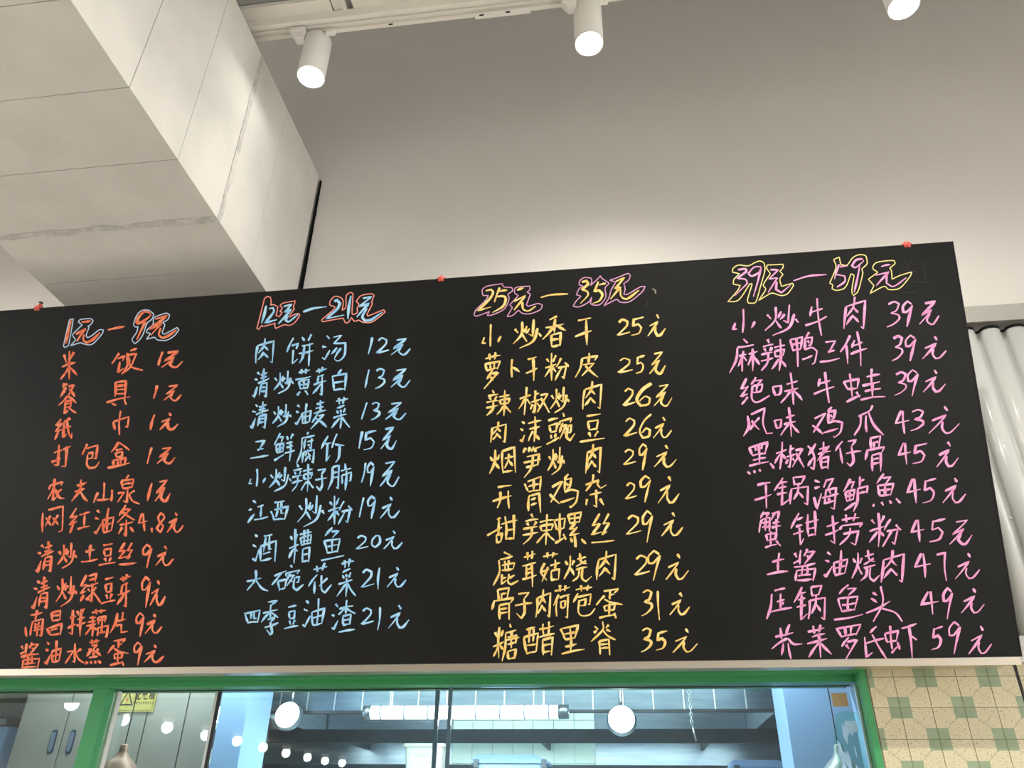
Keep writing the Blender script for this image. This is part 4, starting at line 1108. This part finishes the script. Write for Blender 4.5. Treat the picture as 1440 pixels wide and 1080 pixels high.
def flat(bm, pts, off=0.0006):
    bm.faces.new([bm.verts.new((s0.x + u * sgw, SY_ - off, zb3 + v * 1.0)) for u, v in pts])


def pen_lines(bm, strokes, u0, v0, w, h, pw):
    # strokes on a 0-99 grid laid out on the sign's face
    for s in strokes:
        q = smooth_line([(p[0] / 99 * w, -p[1] / 99 * h) for p in s]); prev = None
        for i, p in enumerate(q):
            a = q[max(i - 1, 0)]; b = q[min(i + 1, len(q) - 1)]; dx, dy = b[0] - a[0], b[1] - a[1]; l = math.hypot(dx, dy) or 1
            nx, ny = -dy / l * pw / 2, dx / l * pw / 2
            A = bm.verts.new((u0 + p[0] + nx, SY_ - 0.0008, v0 + p[1] + ny)); B = bm.verts.new((u0 + p[0] - nx, SY_ - 0.0008, v0 + p[1] - ny))
            if prev: bm.faces.new((prev[0], A, B, prev[1]))
            prev = (A, B)


bm = bmesh.new()
tb, tt = 0.028, 0.105
pen_lines(bm, [[(8, 0), (92, 0)], [(92, 0), (50, -99)], [(50, -99), (8, 0)]], s0.x + 0.02, zb3 + 0.030, 0.068, 0.062, 0.006)
child(link('triangle', bm_mesh(bm, 'triangle'), M_BLACK), sg)
bm = bmesh.new(); pen_lines(bm, [[(55, 0), (30, 50), (62, 44), (40, 99)]], s0.x + 0.044, zb3 + 0.066, 0.022, 0.028, 0.004); child(link('bolt_mark', bm_mesh(bm, 'bolt_mark'), M_REDP), sg)
for k, chh in enumerate('配电箱'):
    bm = bmesh.new(); pen_lines(bm, G[chh], s0.x + 0.092 + k * 0.034, zb3 + 0.094, 0.027, 0.040, 0.0042); child(link('character', bm_mesh(bm, 'character'), M_BLACK), sg)
bm = bmesh.new()
for k in range(9):
    gl = [[(50, 0), (10, 99)], [(50, 30), (95, 99)]] if k in (3,) else [[(10, 20), (90, 15)], [(50, 0), (48, 99)], [(15, 55), (88, 50)], [(20, 95), (84, 90)]][: 3 + k % 2]
    pen_lines(bm, gl, s0.x + 0.090 + k * 0.0115, zb3 + 0.044, 0.0085, 0.011, 0.0014)
child(link('small_print', bm_mesh(bm, 'small_print'), M_BLACK), sg)
bm = bmesh.new()
pen_lines(bm, [[(0, 0), (99, 0)], [(0, 0), (0, -99)], [(99, 0), (99, -99)]], s0.x + 0.006, zb3 + 0.008, sgw - 0.012, sgh - 0.02, 0.0016)
pen_lines(bm, [[(0, 0), (0, -99)]], s0.x + 0.088, zb3 + 0.02, 0.0, 0.07, 0.0014)
child(link('border', bm_mesh(bm, 'border'), M_BLACK), sg)

# heat lamps over the serving counter
for px, pyt, m, lab in ((176, 1046, M_COPPER, 'copper coloured heat lamp dome behind the pane beside the green post'), (1178, 1046, M_HGREY, 'grey heat lamp dome in front of the wide blue pillar')):
    c_ = at(px, pyt, 3.25)
    t = empty('heat_lamp', c_ + Vector((0, 0, -0.2))); tag(t, lab, 'lamp', 'heat lamps over the counter')
    lathe('dome', m, [(0.020, -0.03), (0.026, -0.045), (0.045, -0.060), (0.066, -0.085), (0.082, -0.12), (0.092, -0.17), (0.095, -0.2), (0.092, -0.2), (0.06, -0.09), (0.02, -0.06)], c_, t, 36)
    lathe('neck', m, [(0.001, 0.0), (0.010, -0.001), (0.016, -0.006), (0.018, -0.034)], c_, t, 24)
    tube('cord', M_KDARK, [c_, c_ + Vector((0, 0.0, 2.9 - c_.z))], 0.0022, t, 6)

# dark-rimmed appliance at the far left
ap = at(4, 1012, 3.9)
t = empty('water_boiler', (ap.x - 0.10, 4.0, 1.5)); tag(t, 'pale kitchen appliance with a dark rounded rim at the left edge', 'appliance')
child(box('casing', M_KBLUE, ap.x - 0.35, ap.x + 0.045, 3.9, 4.2, 1.5, at(4, 1009, 3.9).z - 0.012, bev=0.02), t)
child(box('rim', M_GASKET, ap.x - 0.36, ap.x + 0.055, 3.885, 4.21, at(4, 1022, 3.9).z, at(4, 1008, 3.9).z, bev=0.018), t)
child(box('display', M_KSTEEL, ap.x - 0.33, ap.x + 0.035, 3.879, 3.886, at(4, 1019.5, 3.9).z, at(4, 1011, 3.9).z), t)

# ------------------------------------------------------------------ the hall behind the photographer
for k, (x, y) in enumerate([(-9.75, -7.4), (-10.08, -9.58), (-9.84, -10.88), (-9.69, -12.36), (-9.49, -13.59), (-9.48, -15.14), (-9.48, -16.72), (-9.35, -18.05), (-9.24, -19.26), (-8.95, -20.03)]):
    t = empty('ceiling_lamp', (x, y, 3.43)); tag(t, 'round glowing hall ceiling lamp, %s from the left among those mirrored in the window glass' % ('first', 'second', 'third', 'fourth', 'fifth', 'sixth', 'seventh', 'eighth', 'ninth', 'tenth')[k], 'lamp', 'row of hall ceiling lamps')
    lathe('globe', M_DOWN, [(0.001, 3.43)] + [(0.12 * math.sin(math.pi * k / 10), 3.55 - 0.12 * math.cos(math.pi * k / 10)) for k in range(1, 9)], (x, y, 0), t, 24)
    lathe('shade', M_WHITE, [(0.075, 3.65), (0.12, 3.665), (0.13, 3.74)], (x, y, 0), t, 28)
